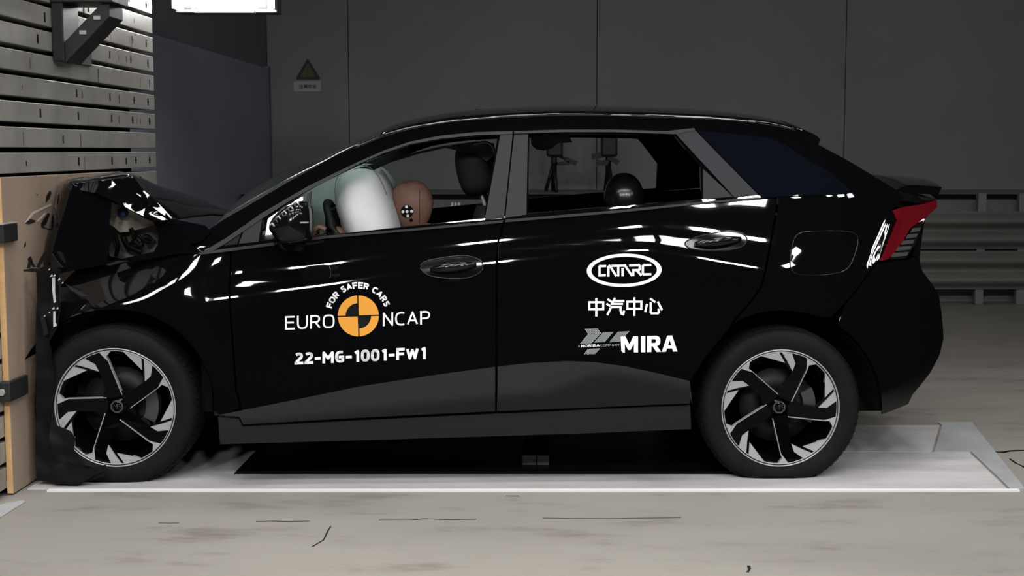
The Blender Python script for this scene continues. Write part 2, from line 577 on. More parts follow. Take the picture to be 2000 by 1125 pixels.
for (a, c, lab) in ((yp0, yp1, 'plywood facing panel on the barrier, scuffed black and nearest the camera'),
                    (yp1 + .006, yp2, 'plywood facing panel on the barrier beyond the seam, behind the raised hood')):
    b = MB()
    b.box((XF + .001, a, .006), (XF + TH, c, zt), 0, .0015)
    b.box((XF + .002, a - .0015, .008), (XF + TH - .001, a + .004, zt - .001), 1)
    pn = tag(b.build('plywood_panel', ['wood', 'ply_edge']), lab, 'panel')
    if a == yp0:
        for poly in ([(90, 383), (97, 372), (100, 376), (96, 388), (89, 396)], [(80, 436), (93, 416), (97, 418), (90, 437), (84, 442), (95, 448), (80, 444)],
                     [(48, 436), (58, 428), (68, 430), (68, 434), (56, 438)], [(47, 478), (50, 472), (50, 480), (46, 484)], [(113, 388), (116, 385), (116, 388)],
                     [(70, 380), (73, 379), (73, 382)], [(54, 505), (60, 500), (66, 520), (56, 516)]):
            scuff(pn, poly)
        for poly in ([(48, 436), (64, 414), (100, 398), (101, 401), (66, 418), (52, 434)], [(72, 432), (88, 416), (90, 418), (74, 434)]):
            scuff(pn, poly, 'pale_scuff', 'scuff_light')

# clamps that hold the first panel
for (py0, py1, x1, lab) in ((436, 471, 29, 'steel clamp on the plywood panel edge at hood height'), (742, 781, 38, 'steel clamp on the plywood panel edge beside the front wheel')):
    z0, z1 = at_x(20, py1, XF + TH).z, at_x(20, py0, XF + TH).z
    t = empty('panel_clamp', (XF + TH, yp0, z0), 0, lab, 'clamp', 'clamps on the plywood panel')
    base = Vector((XF + TH, yp0, z0))
    b = MB()
    ya = at_x(x1, 500, XF + TH + .004).y
    b.box((XF + .002, yp0 - .045, z0), (XF + TH + .004, yp0 - .004, z1), 0, .004)
    b.box((XF + TH + .0006, yp0 - .045, z0), (XF + TH + .02, ya, z1), 0, .004)
    o = b.build('jaw', 'steel_dark', t); o.location = -base
    b = MB()
    b.tube([(XF + .014, yp0 - .055, (z0 + z1) / 2), (XF + .014, yp0 - .03, (z0 + z1) / 2)], .014, 6)
    o = b.build('bolt', 'steel', t); o.location = -base
    if py0 < 500:  # pale strip on top stands in for the white highlight on this clamp
        b = MB()
        b.box((XF + TH - .02, yp0 - .05, z1), (XF + TH + .022, ya, z1 + .004), 0, .001)
        o = b.build('lip_glint', 'chip', t); o.location = -base

# steel bracket bolted to the barrier
Xb = XF
br = empty('steel_bracket', (Xb, at_x(125, 100, Xb).y, at_x(125, 122, Xb).z), 0, 'dark steel bracket with a diagonal brace bolted high on the barrier', 'bracket')
bi = br.location.copy()
ya, yb = at_x(100, 60, Xb).y, at_x(127, 60, Xb).y
zb0 = at_x(115, 121, Xb).z
b = MB()
b.box((Xb + .002, ya, zb0), (Xb + .05, yb + .03, 2.45), 0, .004)
o = b.build('post', 'steel_dark', br); o.location = -bi
b = MB()
b.box((Xb + .002, yb + .03, zb0 + .005), (Xb + .012, yb + .30, zb0 + .07), 0, .002)
o = b.build('foot_flange', 'steel_dark', br); o.location = -bi
b = MB()
zlo = at_x(130, 92, Xb).z
b.prism([(Xb + .05, zlo - .075), (Xb + .05, zlo + .01), (Xb + .24, zlo + .20), (Xb + .24, zlo + .115)], ya + .015, yb + .03)
o = b.build('brace', 'steel_dark', br); o.location = -bi
b = MB()
b.box((Xb + .002, ya - .01, zlo + .17), (Xb + .26, yb + .05, zlo + .27), 0, .004)
o = b.build('arm', 'steel_dark', br); o.location = -bi
b = MB()
for f in (.40, .72):
    x = Xb + .05 + .19 * f
    zz = zlo - .03 + .19 * f
    b.box((x - .012, ya + .008, zz - .006), (x + .016, ya + .0155, zz + .010), 0)
o = b.build('bolt_plate', 'chip', br); o.location = -bi

# ------------------------------------------------------------------ the car
# local frame: x rearward from the rear hub, y from the near flank inward, z up from the plates
CAR = empty('car', (0, 0, 0), 0, 'black crashed five-door hatchback with its nose crushed against the barrier', 'car')
PHI = R(1.6)
hub_r = at_depth(1525, 798, 5.31)
T0 = Vector((hub_r.x, 5.275, 0))
CAR.location = T0
CAR.rotation_euler = (0, 0, PHI)
MW = Matrix.Translation(T0) @ Matrix.Rotation(PHI, 4, 'Z')
MI = MW.inverted()
MI3 = MI.to_3x3()
OL = MI @ CAM
W = 1.83


def lray(px, py):
    return MI3 @ ray(px, py)


def LY(px, py, y):
    """point on the sight line at local depth y"""
    d = lray(px, py)
    return OL + d * ((y - OL.y) / d.y)


def xz0(px, py, y=0.02):
    p = LY(px, py, y)
    return (p.x, p.z)


HUBR = LY(1525, 798, .03)
HUBF = LY(224, 797, .03)
ridge_main = [xz0(*p) for p in [(400, 590), (460, 574), (640, 552), (800, 527), (1000, 504), (1235, 483), (1330, 491), (1420, 507), (1500, 520), (1600, 530), (1720, 545)]]
ridge_fend = [xz0(*p) for p in [(90, 650), (180, 614), (240, 590), (320, 556), (400, 527), (460, 512)]]
belt = [xz0(*p, .09) for p in [(300, 500), (430, 485), (640, 458), (1000, 428), (1372, 393), (1480, 385), (1660, 378), (1760, 372)]]
ridge_main, ridge_fend, belt = (sorted(smooth_path(t_, 8)) for t_ in (ridge_main, ridge_fend, belt))
XM0, XM1 = xz0(325, 560)[0], xz0(480, 560)[0]
XBACK = xz0(1600, 400)[0]


TLA, TLB = xz0(1712, 512, .2), xz0(1753, 428, .2)
_l = math.hypot(TLB[0] - TLA[0], TLB[1] - TLA[1])
TLN = ((TLB[1] - TLA[1]) / _l, -(TLB[0] - TLA[0]) / _l)


def sp(d, k=0.012):
    t = d / k
    if t > 30: return d
    if t < -30: return 0.0
    return k * math.log1p(math.exp(t))


def flank(x, z):
    """depth of the body side at (x, z): shoulder crease, lean of the cabin, plan taper, arch flares"""
    y = 0.0
    wm = smoothstep(XM0, XM1, x)
    zb = lerp_table(belt, x)
    if wm > 0:
        zr = lerp_table(ridge_main, x)
        d = min(z, zb) - zr
        soft = smoothstep(XBACK - .25, XBACK + .15, x)
        k = .024 + .03 * soft
        m2 = .05 + .13 * smoothstep(-.75, -.25, x)
        y += wm * (0.80 * (sp(d, k) - sp(d - .055, k)) + m2 * sp(d - .055, k))
        y += wm * (0.02 - .13 * sp(-d - .10, .04) + .13 * sp(-d - .50, .03))
    if wm < 1:
        d = min(z, zb + .01) - lerp_table(ridge_fend, x)
        y += (1 - wm) * (0.72 * (sp(d, .030) - sp(d - .07, .03)) + .18 * sp(d - .07, .03))
        y += (1 - wm) * (0.02 - .13 * sp(-d - .06, .04) + .13 * sp(-d - .40, .03))
    t = z - zb
    u = sp(t, .006)
    y += .305 * u - .035 * u * u
    # plan taper
    hi = smoothstep(-.05, .25, t)
    if x > -.1: y += .30 * ((x + .1) / .78) ** 2.3
    if x > -.8: y += hi * .035 * ((x + .8) / 1.3) ** 2
    if x < -1.7: y += .05 * ((-1.7 - x) / .8) ** 2 * smoothstep(-.25, .1, t)
    if x < -2.85: y += .10 * ((-2.85 - x) / .3) ** 2
    # wheel arch flares
    for h in (HUBR, HUBF):
        r = math.hypot(x - h.x, z - h.z)
        y -= .006 * math.exp(-((r - .40) / .07) ** 2)
    # ridge down the front edge of the tail light
    if x > .15:
        s_ = (x - TLA[0]) * TLN[0] + (z - TLA[1]) * TLN[1]
        y -= .012 * math.exp(-(s_ / .032) ** 2) * smoothstep(TLA[1] - .10, TLA[1] + .03, z) * smoothstep(TLB[1] + .08, TLB[1] - .02, z)
    # crumpled nose
    c = smoothstep(-2.62, -2.95, x) if x < -2.62 else 0
    if c > 0: y += c * .008 * noise.noise(Vector((x * 7, z * 9, 1.7)))
    return y


def fl_n(f, x, z, e=.003):
    gx = (f(x + e, z) - f(x - e, z)) / (2 * e)
    gz = (f(x, z + e) - f(x, z - e)) / (2 * e)
    return Vector((gx, -1, gz)).normalized()


def on_flank(px, py, f=flank):
    d = lray(px, py)
    y = .03
    for _ in range(25):
        p = OL + d * ((y - OL.y) / d.y)
        y2 = f(p.x, p.z)
        if abs(y2 - y) < 1e-5: break
        y = y + .7 * (y2 - y)
    return OL + d * ((y - OL.y) / d.y)


def px_loop(px, f=flank, smooth=0):
    """pixel outline -> (x, z) outline on the flank"""
    if smooth: px = smooth_path(px, smooth, True)
    return [(q.x, q.z) for q in (on_flank(a, c, f) for a, c in px)]


def densify(loop, step):
    out = []
    n = len(loop)
    for i in range(n):
        a, c = loop[i], loop[(i + 1) % n]
        k = max(1, int(math.hypot(c[0] - a[0], c[1] - a[1]) / step))
        out += [(a[0] + (c[0] - a[0]) * j / k, a[1] + (c[1] - a[1]) * j / k) for j in range(k)]
    return out


def sheet(name, outline, mats, parent, holes=(), f=flank, off=0.0, thick=.012, step=.028, sides=(0, 1), props=None, raw=False, hem=True):
    """a curved panel on the body side: outline (and holes) in pixels, lifted on f, given thickness; mirrored for the far side"""
    loops = [densify(l if raw else px_loop(l, f), step) for l in [outline] + list(holes)]
    pts, edges = [], []
    for l in loops:
        b0 = len(pts)
        pts += l
        edges += [(b0 + i, b0 + (i + 1) % len(l)) for i in range(len(l))]
    ol = loops[0]
    x0, x1 = min(p[0] for p in ol), max(p[0] for p in ol)
    z0, z1 = min(p[1] for p in ol), max(p[1] for p in ol)
    bp = list(pts)
    cell = {}
    for p in bp: cell.setdefault((int(p[0] / step), int(p[1] / step)), []).append(p)
    def near(p):
        cx, cz = int(p[0] / step), int(p[1] / step)
        for i in (-1, 0, 1):
            for j in (-1, 0, 1):
                for q in cell.get((cx + i, cz + j), ()):
                    if math.hypot(q[0] - p[0], q[1] - p[1]) < step * .55: return True
        return False
    nz = int((z1 - z0) / step) + 1
    nx = int((x1 - x0) / step) + 1
    for i in range(nx + 1):
        for j in range(nz + 1):
            p = (x0 + i * step + (j % 2) * step * .5, z0 + j * step * .9)
            if inside(p, ol) and not any(inside(p, h) for h in loops[1:]) and not near(p): pts.append(p)
    v2, _, f2, *_ = delaunay_2d_cdt([Vector(p) for p in pts], edges, [], 0, 1e-6)
    tris = []
    for t in f2:
        c = ((v2[t[0]].x + v2[t[1]].x + v2[t[2]].x) / 3, (v2[t[0]].y + v2[t[1]].y + v2[t[2]].y) / 3)
        if inside(c, ol) and not any(inside(c, h) for h in loops[1:]):
            a, q, r = (v2[i] for i in t)
            tris.append(list(t) if (q - a).cross(r - a) > 0 else list(t)[::-1])
    outs = []
    base = []
    for p in v2:
        base.append((Vector((p.x, f(p.x, p.y) - off, p.y)), fl_n(f, p.x, p.y)))
    bedge = {}
    for t in tris:
        for i in range(3):
            e = (t[i], t[(i + 1) % 3])
            bedge[e] = bedge.get(e, 0) + 1
    border = [e for e in bedge if (e[1], e[0]) not in bedge]
    for side in sides:
        def mv(p): return Vector((p.x, W - p.y, p.z)) if side else p
        mb = MB()
        mb.add([mv(p) for p, n in base], [t[::-1] if side else t for t in tris], 0, True, [mv2(n, side) for p, n in base])
        mb.add([mv(p + Vector((0, thick, 0))) for p, n in base], [t if side else t[::-1] for t in tris], 0, True, [-mv2(n, side) for p, n in base])
        vs, fs, ns = [], [], []
        for a, c in border:
            pa, pc = base[a][0], base[c][0]
            t = (pc - pa)
            nn = Vector((t.z, 0, -t.x)).normalized() if t.length else Vector((0, 0, 1))
            k = len(vs)
            q = [pa, pc, pc + Vector((0, thick, 0)), pa + Vector((0, thick, 0))]
            vs += [mv(w_) for w_ in q]
            ns += [nn] * 4
            fs.append([k + 3, k + 2, k + 1, k] if not side else [k, k + 1, k + 2, k + 3])
        mb.add(vs, fs, 0, True, ns)
        o = mb.build(name, mats, parent if not isinstance(parent, (list, tuple)) else parent[side])
        outs.append(o)
    return outs if len(sides) > 1 else outs[0]


def mv2(n, side):
    return Vector((n.x, -n.y, n.z)) if side else n


def arc_px(c, r, a0, a1, n=18):
    """pixel arc about c, angles in degrees, counter-clockwise from the right"""
    return [(c[0] + r * math.cos(R(a0 + (a1 - a0) * i / n)), c[1] - r * math.sin(R(a0 + (a1 - a0) * i / n))) for i in range(n + 1)]


# --- body side frame: A pillar, roof rail, C pillar and rear quarter, with the openings of the windows
roof_edge = [(398, 455), (440, 427), (480, 404), (545, 366), (612, 328), (680, 292), (745, 265), (800, 249), (880, 235), (960, 228), (1060, 223), (1130, 222), (1250, 224), (1400, 230), (1500, 240), (1560, 252), (1596, 268)]
roof_edge_s = smooth_path(roof_edge, 3)
tail_edge = [(1599, 283), (1620, 294), (1650, 310), (1687, 332), (1723, 354), (1751, 371)]
front_open = [(508, 470), (514, 431), (545, 408), (600, 374), (631, 357), (674, 336), (723, 313), (764, 296), (804, 283), (858, 273), (912, 268), (972, 265), (945, 427), (789, 443), (601, 463)]
rear_open = [(1034, 262), (1169, 262), (1300, 264), (1318, 266), (1368, 326), (1370, 389), (1200, 403), (1031, 417)]
quarter_arch = arc_px((1527, 798), 192, 64, 165, 26)       # from upper right round to lower left
frame = ([(370, 475)] + roof_edge_s + tail_edge +
         [(1766, 386), (1742, 409), (1749, 430), (1736, 466), (1716, 511), (1702, 523), (1677, 559), (1648, 594)][0:] +
         [(1622, 620)] + quarter_arch[2:] +
         [(1352, 790), (1347, 745), (1383, 690), (1430, 634), (1470, 588), (1489, 560), (1497, 530), (1508, 470), (1518, 416), (1521, 386)] +
         [(1372, 396), (1200, 412), (1000, 431), (800, 447), (640, 461), (437, 488), (395, 492)])
body = sheet('body_side_frame', frame, 'paint', CAR, [front_open, rear_open], thick=.03, step=.015)

# --- fender, doors
arch_f = arc_px((226, 797), 193, -4, 137, 30)
fender = [(96, 540), (120, 526), (200, 518), (280, 506), (345, 493), (395, 494), (449, 488), (446, 560), (451, 650), (459, 760), (468, 797), (424, 812)] + arch_f + [(92, 640), (90, 600)]
sheet('front_fender', fender, 'paint', CAR, step=.015)
fdoor = [(453, 488), (450, 560), (455, 650), (463, 760), (473, 800), (478, 829), (700, 816), (967, 803), (968, 716), (968, 520), (971, 470), (981, 434), (800, 449), (640, 463)]
FD = sheet('front_door', fdoor, 'paint', CAR, step=.018)
rdoor = [(986, 434), (975, 472), (972, 520), (972, 716), (971, 803), (1200, 794), (1347, 788), (1343, 745), (1379, 690), (1426, 633), (1466, 587), (1485, 559), (1493, 529), (1504, 469), (1514, 416), (1517, 388), (1372, 398), (1200, 414)]
RD = sheet('rear_door', rdoor, 'paint', CAR, step=.018)
bump_arch = arc_px((1527, 798), 196, 56, -3, 14)
bumper = [(1717, 514), (1769, 508), (1796, 502), (1797, 516), (1802, 530), (1822, 557), (1834, 578), (1839, 610), (1842, 643), (1843, 660), (1836, 692), (1817, 728), (1782, 771), (1774, 789), (1740, 803), (1722, 809)] + bump_arch[::-1] + [(1650, 596), (1679, 561), (1704, 526)]
RB = sheet('rear_bumper_side', bumper, 'paint', CAR)

# --- dark cladding along the doors and sill
def clad(x, z):
    y = flank(x, z) - .010
    zc = lerp_table(clad_line, x)
    d = z - zc
    return y - .030 + .30 * sp(d, .008) - .10 * d * (1 - smoothstep(-.05, .05, d))


clad_line = [xz0(*p, 0) for p in [(430, 822), (560, 812), (800, 785), (968, 768), (1060, 762), (1110, 745), (1160, 722), (1200, 722), (1350, 752)]]
sheet('door_cladding', [(428, 811), (560, 785), (700, 756), (850, 733), (967, 717), (967, 803), (700, 816), (475, 829), (468, 814)], 'clad', FD, f=clad, thick=.012)
sheet('door_cladding', [(972, 716), (1040, 709), (1110, 706), (1160, 708), (1220, 716), (1290, 731), (1347, 745), (1347, 788), (1200, 794), (972, 803)], 'clad', RD, f=clad, thick=.012)


def sill_f(x, z):
    return flank(x, z) - .022 + .12 * (z - .3)


sheet('sill', [(426, 815), (466, 818), (474, 833), (700, 821), (970, 808), (1348, 792), (1350, 838), (1180, 845), (1000, 851), (700, 860), (430, 868)], 'clad', CAR, f=sill_f, thick=.06)

# --- pillar covers, mouldings, window trims
def ofs(px, d):
    return [(x, y + d) for x, y in px]


PIL = sheet('pillar_trim', [(977, 264), (1001, 263), (984, 425), (947, 428)], 'piano', FD, off=.006, thick=.004)
sheet('pillar_trim', [(1004, 263), (1031, 262), (1028, 419), (987, 425)], 'piano', RD, off=.006, thick=.004)
sheet('pillar_trim', [(1320, 262), (1357, 254), (1480, 380), (1434, 385)], 'piano', CAR, off=.007, thick=.004)
sheet('window_filler', [(1373, 330), (1431, 384), (1373, 389)], 'piano', RD, off=.005, thick=.004)
sheet('sail_panel', [(478, 447), (512, 429), (505, 472), (467, 476)], 'piano', FD, off=.005, thick=.004)
sheet('sail_panel', [(434, 480), (474, 449), (463, 477)], 'clad', FD, off=.004, thick=.008)
sheet('window_divider', [(600, 378), (608, 374), (602, 440), (594, 444)], 'piano', FD, off=.003, thick=.02)
top_f = [(395, 492), (440, 466), (512, 416), (560, 388), (605, 362), (650, 340), (700, 316), (750, 294), (800, 277), (860, 265), (930, 258), (1001, 256)]
sheet('window_moulding', top_f + [(1001, 262), (930, 264), (860, 271), (800, 282), (750, 299), (700, 321), (650, 347), (605, 370), (560, 396), (512, 427), (446, 472), (410, 494)], 'trim', FD, off=.009, thick=.010)
top_r = [(1004, 256), (1100, 253), (1200, 253), (1300, 256), (1355, 250)]
sheet('window_moulding', top_r + [(1357, 254), (1320, 262), (1200, 258), (1100, 258), (1004, 261)], 'trim', RD, off=.009, thick=.010)
sheet('belt_moulding', [(388, 493), (430, 487), (640, 460), (800, 447), (983, 430), (981, 435), (800, 451), (640, 465), (437, 492), (392, 497)], 'trim', FD, off=.008, thick=.014)
sheet('belt_moulding', [(988, 429), (1200, 411), (1372, 394), (1482, 385), (1482, 389), (1372, 398), (1200, 416), (986, 434)], 'trim', RD, off=.008, thick=.014)
sheet('quarter_glass', smooth_path([(1362, 256), (1460, 264), (1513, 274), (1566, 304), (1620, 338)], 4) + [(1662, 371), (1657, 378), (1500, 384), (1487, 384)], 'glass_tint', CAR, off=.006, thick=.006)

QLC = on_flank(556, 420)
sheet('quarter_light', [(517, 467), (523, 428), (546, 411), (597, 379), (591, 444), (588, 464)], 'clear_pane', FD, f=lambda x, z: QLC.y + .012 + .245 * (z - QLC.z) - .02 * (x - QLC.x), thick=.004)

# shut-line rims and the fuel flap
def ring_px(px, wpx, closed=True):
    """outline band of pixel width wpx inside the closed path px"""
    n = len(px)
    cx = sum(p[0] for p in px) / n
    cy = sum(p[1] for p in px) / n
    inner = [(x + (cx - x) / max(1, math.hypot(cx - x, cy - y)) * wpx, y + (cy - y) / max(1, math.hypot(cx - x, cy - y)) * wpx) for x, y in px]
    return px, inner


flap = smooth_path([(1550, 470), (1562, 456), (1590, 452), (1640, 451), (1668, 456), (1675, 470), (1668, 500), (1653, 526), (1620, 536), (1570, 537), (1548, 530), (1543, 510)], 4, True)


def bead(name, px, r, mats, parent, off=.002, closed=True, n=6, sides=(0,)):
    for side in sides:
        pts = []
        for x, y in px + (px[:1] if closed else []):
            p = on_flank(x, y)
            p = p + fl_n(flank, p.x, p.z) * off
            pts.append(Vector((p.x, W - p.y, p.z)) if side else p)
        mb = MB()
        mb.tube(pts, r, n)
        mb.build(name, mats, parent[side] if isinstance(parent, (list, tuple)) else parent)


qf = sheet('fuel_flap', flap[::2], 'paint', CAR, off=.0015, thick=.004, sides=(0,))
bead('flap_rim', flap, .0022, 'gloss_black', qf)
for (poly, par) in (([(821, 521), (832, 511), (870, 503), (905, 500), (928, 504), (942, 514), (940, 530), (920, 541), (890, 544), (850, 541), (830, 534)], FD[0]),
                    ([(1338, 475), (1352, 466), (1395, 455), (1425, 451), (1448, 456), (1459, 466), (1452, 480), (1430, 488), (1400, 490), (1365, 488), (1345, 484)], RD[0])):
    hl = smooth_path(poly, 4, True)
    hc = sheet('handle_cup', hl[::2], 'gloss_black', par, off=.0012, thick=.003, sides=(0,))
    bead('cup_rim', hl, .0028, 'gloss_black', hc, off=.001)
    cx = sum(p[0] for p in poly) / len(poly)
    cy = sum(p[1] for p in poly) / len(poly)
    a, c = on_flank(cx - 44, cy + 4), on_flank(cx + 46, cy - 6)
    mb = MB()
    rows = []
    for i in range(13):
        t = i / 12
        p = a.lerp(c, t)
        hh = .019 * math.sin(math.pi * min(max(t, .04), .96)) ** .35
        yo = -.006 - .022 * math.sin(math.pi * min(max(t, .03), .97)) ** .5
        rows.append([p + Vector((0, yo - .006 * math.cos(g), hh * math.sin(g))) + Vector((0, .010 * (1 - math.cos(g)), 0)) for g in [2 * math.pi * k / 12 for k in range(12)]])
    mb.grid(rows, closed=True)
    mb.add(rows[0], [list(range(12))]); mb.add(rows[-1], [list(range(12))])
    mb.build('door_handle', 'gloss_black', par)


# --- roof, windscreen, tail: panels spanning from flank to flank
def span(name, px, bulge, mats, parent, f=flank, n=16, thick=.02, yin=.0, power=2.0, updir=None, edge=None):
    """loft across the car between an edge line read on the near flank and its mirror"""
    pts = edge if edge else [on_flank(*p, f) for p in px]
    rows_o, rows_i = [], []
    for i, p in enumerate(pts):
        t = (pts[min(i + 1, len(pts) - 1)] - pts[max(i - 1, 0)])
        up = updir if updir else Vector((-t.z, 0, t.x)).normalized()
        bl = bulge[i] if isinstance(bulge, (list, tuple)) else bulge
        ro, ri = [], []
        for j in range(n + 1):
            v = j / n
            y = p.y + yin + (W - 2 * p.y - 2 * yin) * v
            h = 1 - abs(2 * v - 1) ** power
            q = Vector((p.x, y, p.z)) + up * bl * h
            ro.append(q)
            ri.append(q - up * thick)
        rows_o.append(ro)
        rows_i.append(ri)
    mb = MB()
    mb.grid(rows_o)
    mb.grid([r[::-1] for r in rows_i])
    for a, c in ((rows_o[0], rows_i[0]), (rows_o[-1], rows_i[-1]), ([r[0] for r in rows_o], [r[0] for r in rows_i]), ([r[-1] for r in rows_o], [r[-1] for r in rows_i])):
        mb.grid([a, c], smooth=False)
    return mb.build(name, mats, parent)


def resample(px, k):
    return smooth_path(px, k)


ROOF = span('roof', resample([(745, 265), (800, 249), (880, 235), (960, 228), (1060, 223), (1130, 222), (1250, 224), (1400, 230), (1500, 240), (1550, 250)], 4), .052, 'paint', CAR, thick=.03, power=2.4)
SPOIL = span('roof_spoiler', [(1548, 249), (1575, 257), (1596, 266), (1603, 273), (1598, 283)], [.05, .045, .04, .03, .02], 'paint', CAR, thick=.03, power=2.6)
WS = span('windscreen', resample([(408, 452), (440, 428), (480, 405), (545, 367), (612, 329), (680, 293), (742, 267)], 3), [.05 + .045 * math.sin(math.pi * min(1, i / 13)) for i in range(19)], 'windscreen', CAR, thick=.006, power=2.2)
span('rear_window', resample([(1600, 285), (1650, 311), (1700, 341), (1748, 370)], 3), .04, 'glass_tint', CAR, thick=.006)
tail_px = [(1751, 372), (1790, 382), (1829, 390), (1828, 405), (1806, 428), (1800, 470), (1796, 503)]
TG = span('tailgate', tail_px, [.03, .03, .035, .03, .02, .02, .02], 'paint', CAR, thick=.03, power=3)
span('rear_bumper', [(1796, 503), (1797, 516), (1802, 530), (1822, 557), (1834, 578), (1839, 610), (1842, 643), (1843, 660), (1836, 692), (1817, 728), (1782, 771), (1774, 789)], .02, 'plastic', CAR, thick=.03, power=4)
# ducktail wing on the tailgate
duck = [(1752, 371), (1772, 362), (1800, 362), (1826, 364), (1841, 366), (1834, 381), (1810, 379), (1780, 379)]
de = [on_flank(*p) for p in duck]
mb = MB()
rows = []
for j in range(17):
    v = j / 16
    h = 1 - abs(2 * v - 1) ** 2.5
    rows.append([Vector((p.x, p.y + .01 + (W - 2 * p.y - .02) * v, p.z + .035 * h * (1 if i in (1, 2, 3, 4) else .6))) for i, p in enumerate(de)])
mb.grid(rows, smooth=False, closed=True)
mb.add(rows[0], [list(range(8))]); mb.add(rows[-1], [list(range(8))])
mb.build('ducktail', 'paint', TG)
bead('roof_rail_bead', smooth_path([(690, 290), (745, 267), (800, 251), (880, 237), (960, 230), (1060, 225), (1130, 224), (1250, 226), (1400, 232), (1500, 242), (1555, 254)], 4), .007, 'paint', [ROOF, ROOF], off=.0, closed=False, n=12, sides=(0, 1))  # bead added so the roof edge catches a thin highlight
# roof antenna and washer bits that break the roofline
for (px, sz) in ((958, (.07, .03, .018)), (1130, (.06, .04, .014))):
    p = LY(px, 216, .80)
    mb = MB()
    mb.box((p.x - sz[0], p.y - sz[1], p.z - .02), (p.x + sz[0], p.y + sz[1], p.z + sz[2] - .012), 0, .004)
    mb.build('roof_sensor', 'gloss_black', ROOF)

# --- tail lights
TL = sheet('tail_light', [(1743, 411), (1766, 404), (1800, 399), (1829, 391), (1830, 405), (1809, 423), (1795, 433), (1777, 446), (1763, 471), (1748, 492), (1735, 506), (1718, 510), (1736, 468), (1751, 431)], 'lamp_red', CAR, off=.004, thick=.02, sides=(0, 1))
GF = sheet('lamp_fin_panel', [(1797, 434), (1804, 430), (1799, 446), (1788, 476), (1770, 504), (1738, 507), (1752, 492), (1766, 472), (1780, 447)], 'plastic', TL, off=.001, thick=.02, sides=(0, 1))
for i in range(5):
    y = 446 + i * 12
    x0, x1 = 1782 - i * 9.5, 1798 - i * 6.0
    sheet('lamp_fin', [(x0, y), (x1, y - 2), (x1 - 3, y + 5), (x0 - 4, y + 8)], 'lamp_grey', GF[0], off=.005, thick=.008, sides=(0,))

# --- underbody, wheel housings, firewall
mb = MB()
mb.box((HUBF.x + .42, .10, .19), (HUBR.x - .42, W - .10, .27))
mb.box((HUBR.x - .42, .32, .22), (HUBR.x + .52, W - .32, .50))
mb.box((HUBF.x - .30, .34, .20), (HUBF.x + .42, W - .34, .48))
mb.build('underbody', 'dark', CAR)


def housing(h, side):
    mb = MB()
    rows = []
    for k in range(25):
        a = R(-1 + 182 * k / 24)
        c, s_ = math.cos(a), math.sin(a)
        rows.append([(h.x + .392 * c, y, h.z + .392 * s_) for y in ((.022, .40) if not side else (W - .022, W - .40))])
    mb.grid(rows)
    y = .40 if not side else W - .40
    mb.add([(h.x, y, h.z)] + [r[1] for r in rows], [[0, i, i + 1] for i in range(1, 25)])
    return mb.build('wheel_housing', 'dark', CAR)


for h in (HUBR, HUBF):
    for sd in (0, 1): housing(h, sd)
mb = MB()
xf = LY(430, 600, .5).x
mb.box((xf, .12, .27), (xf + .04, W - .12, .90))
mb.build('firewall', 'dark', CAR)
mb = MB()
mb.box((HUBR.x + .12, .30, .50), (HUBR.x + .50, W - .30, .82))
mb.build('boot_trim', 'dark', CAR)


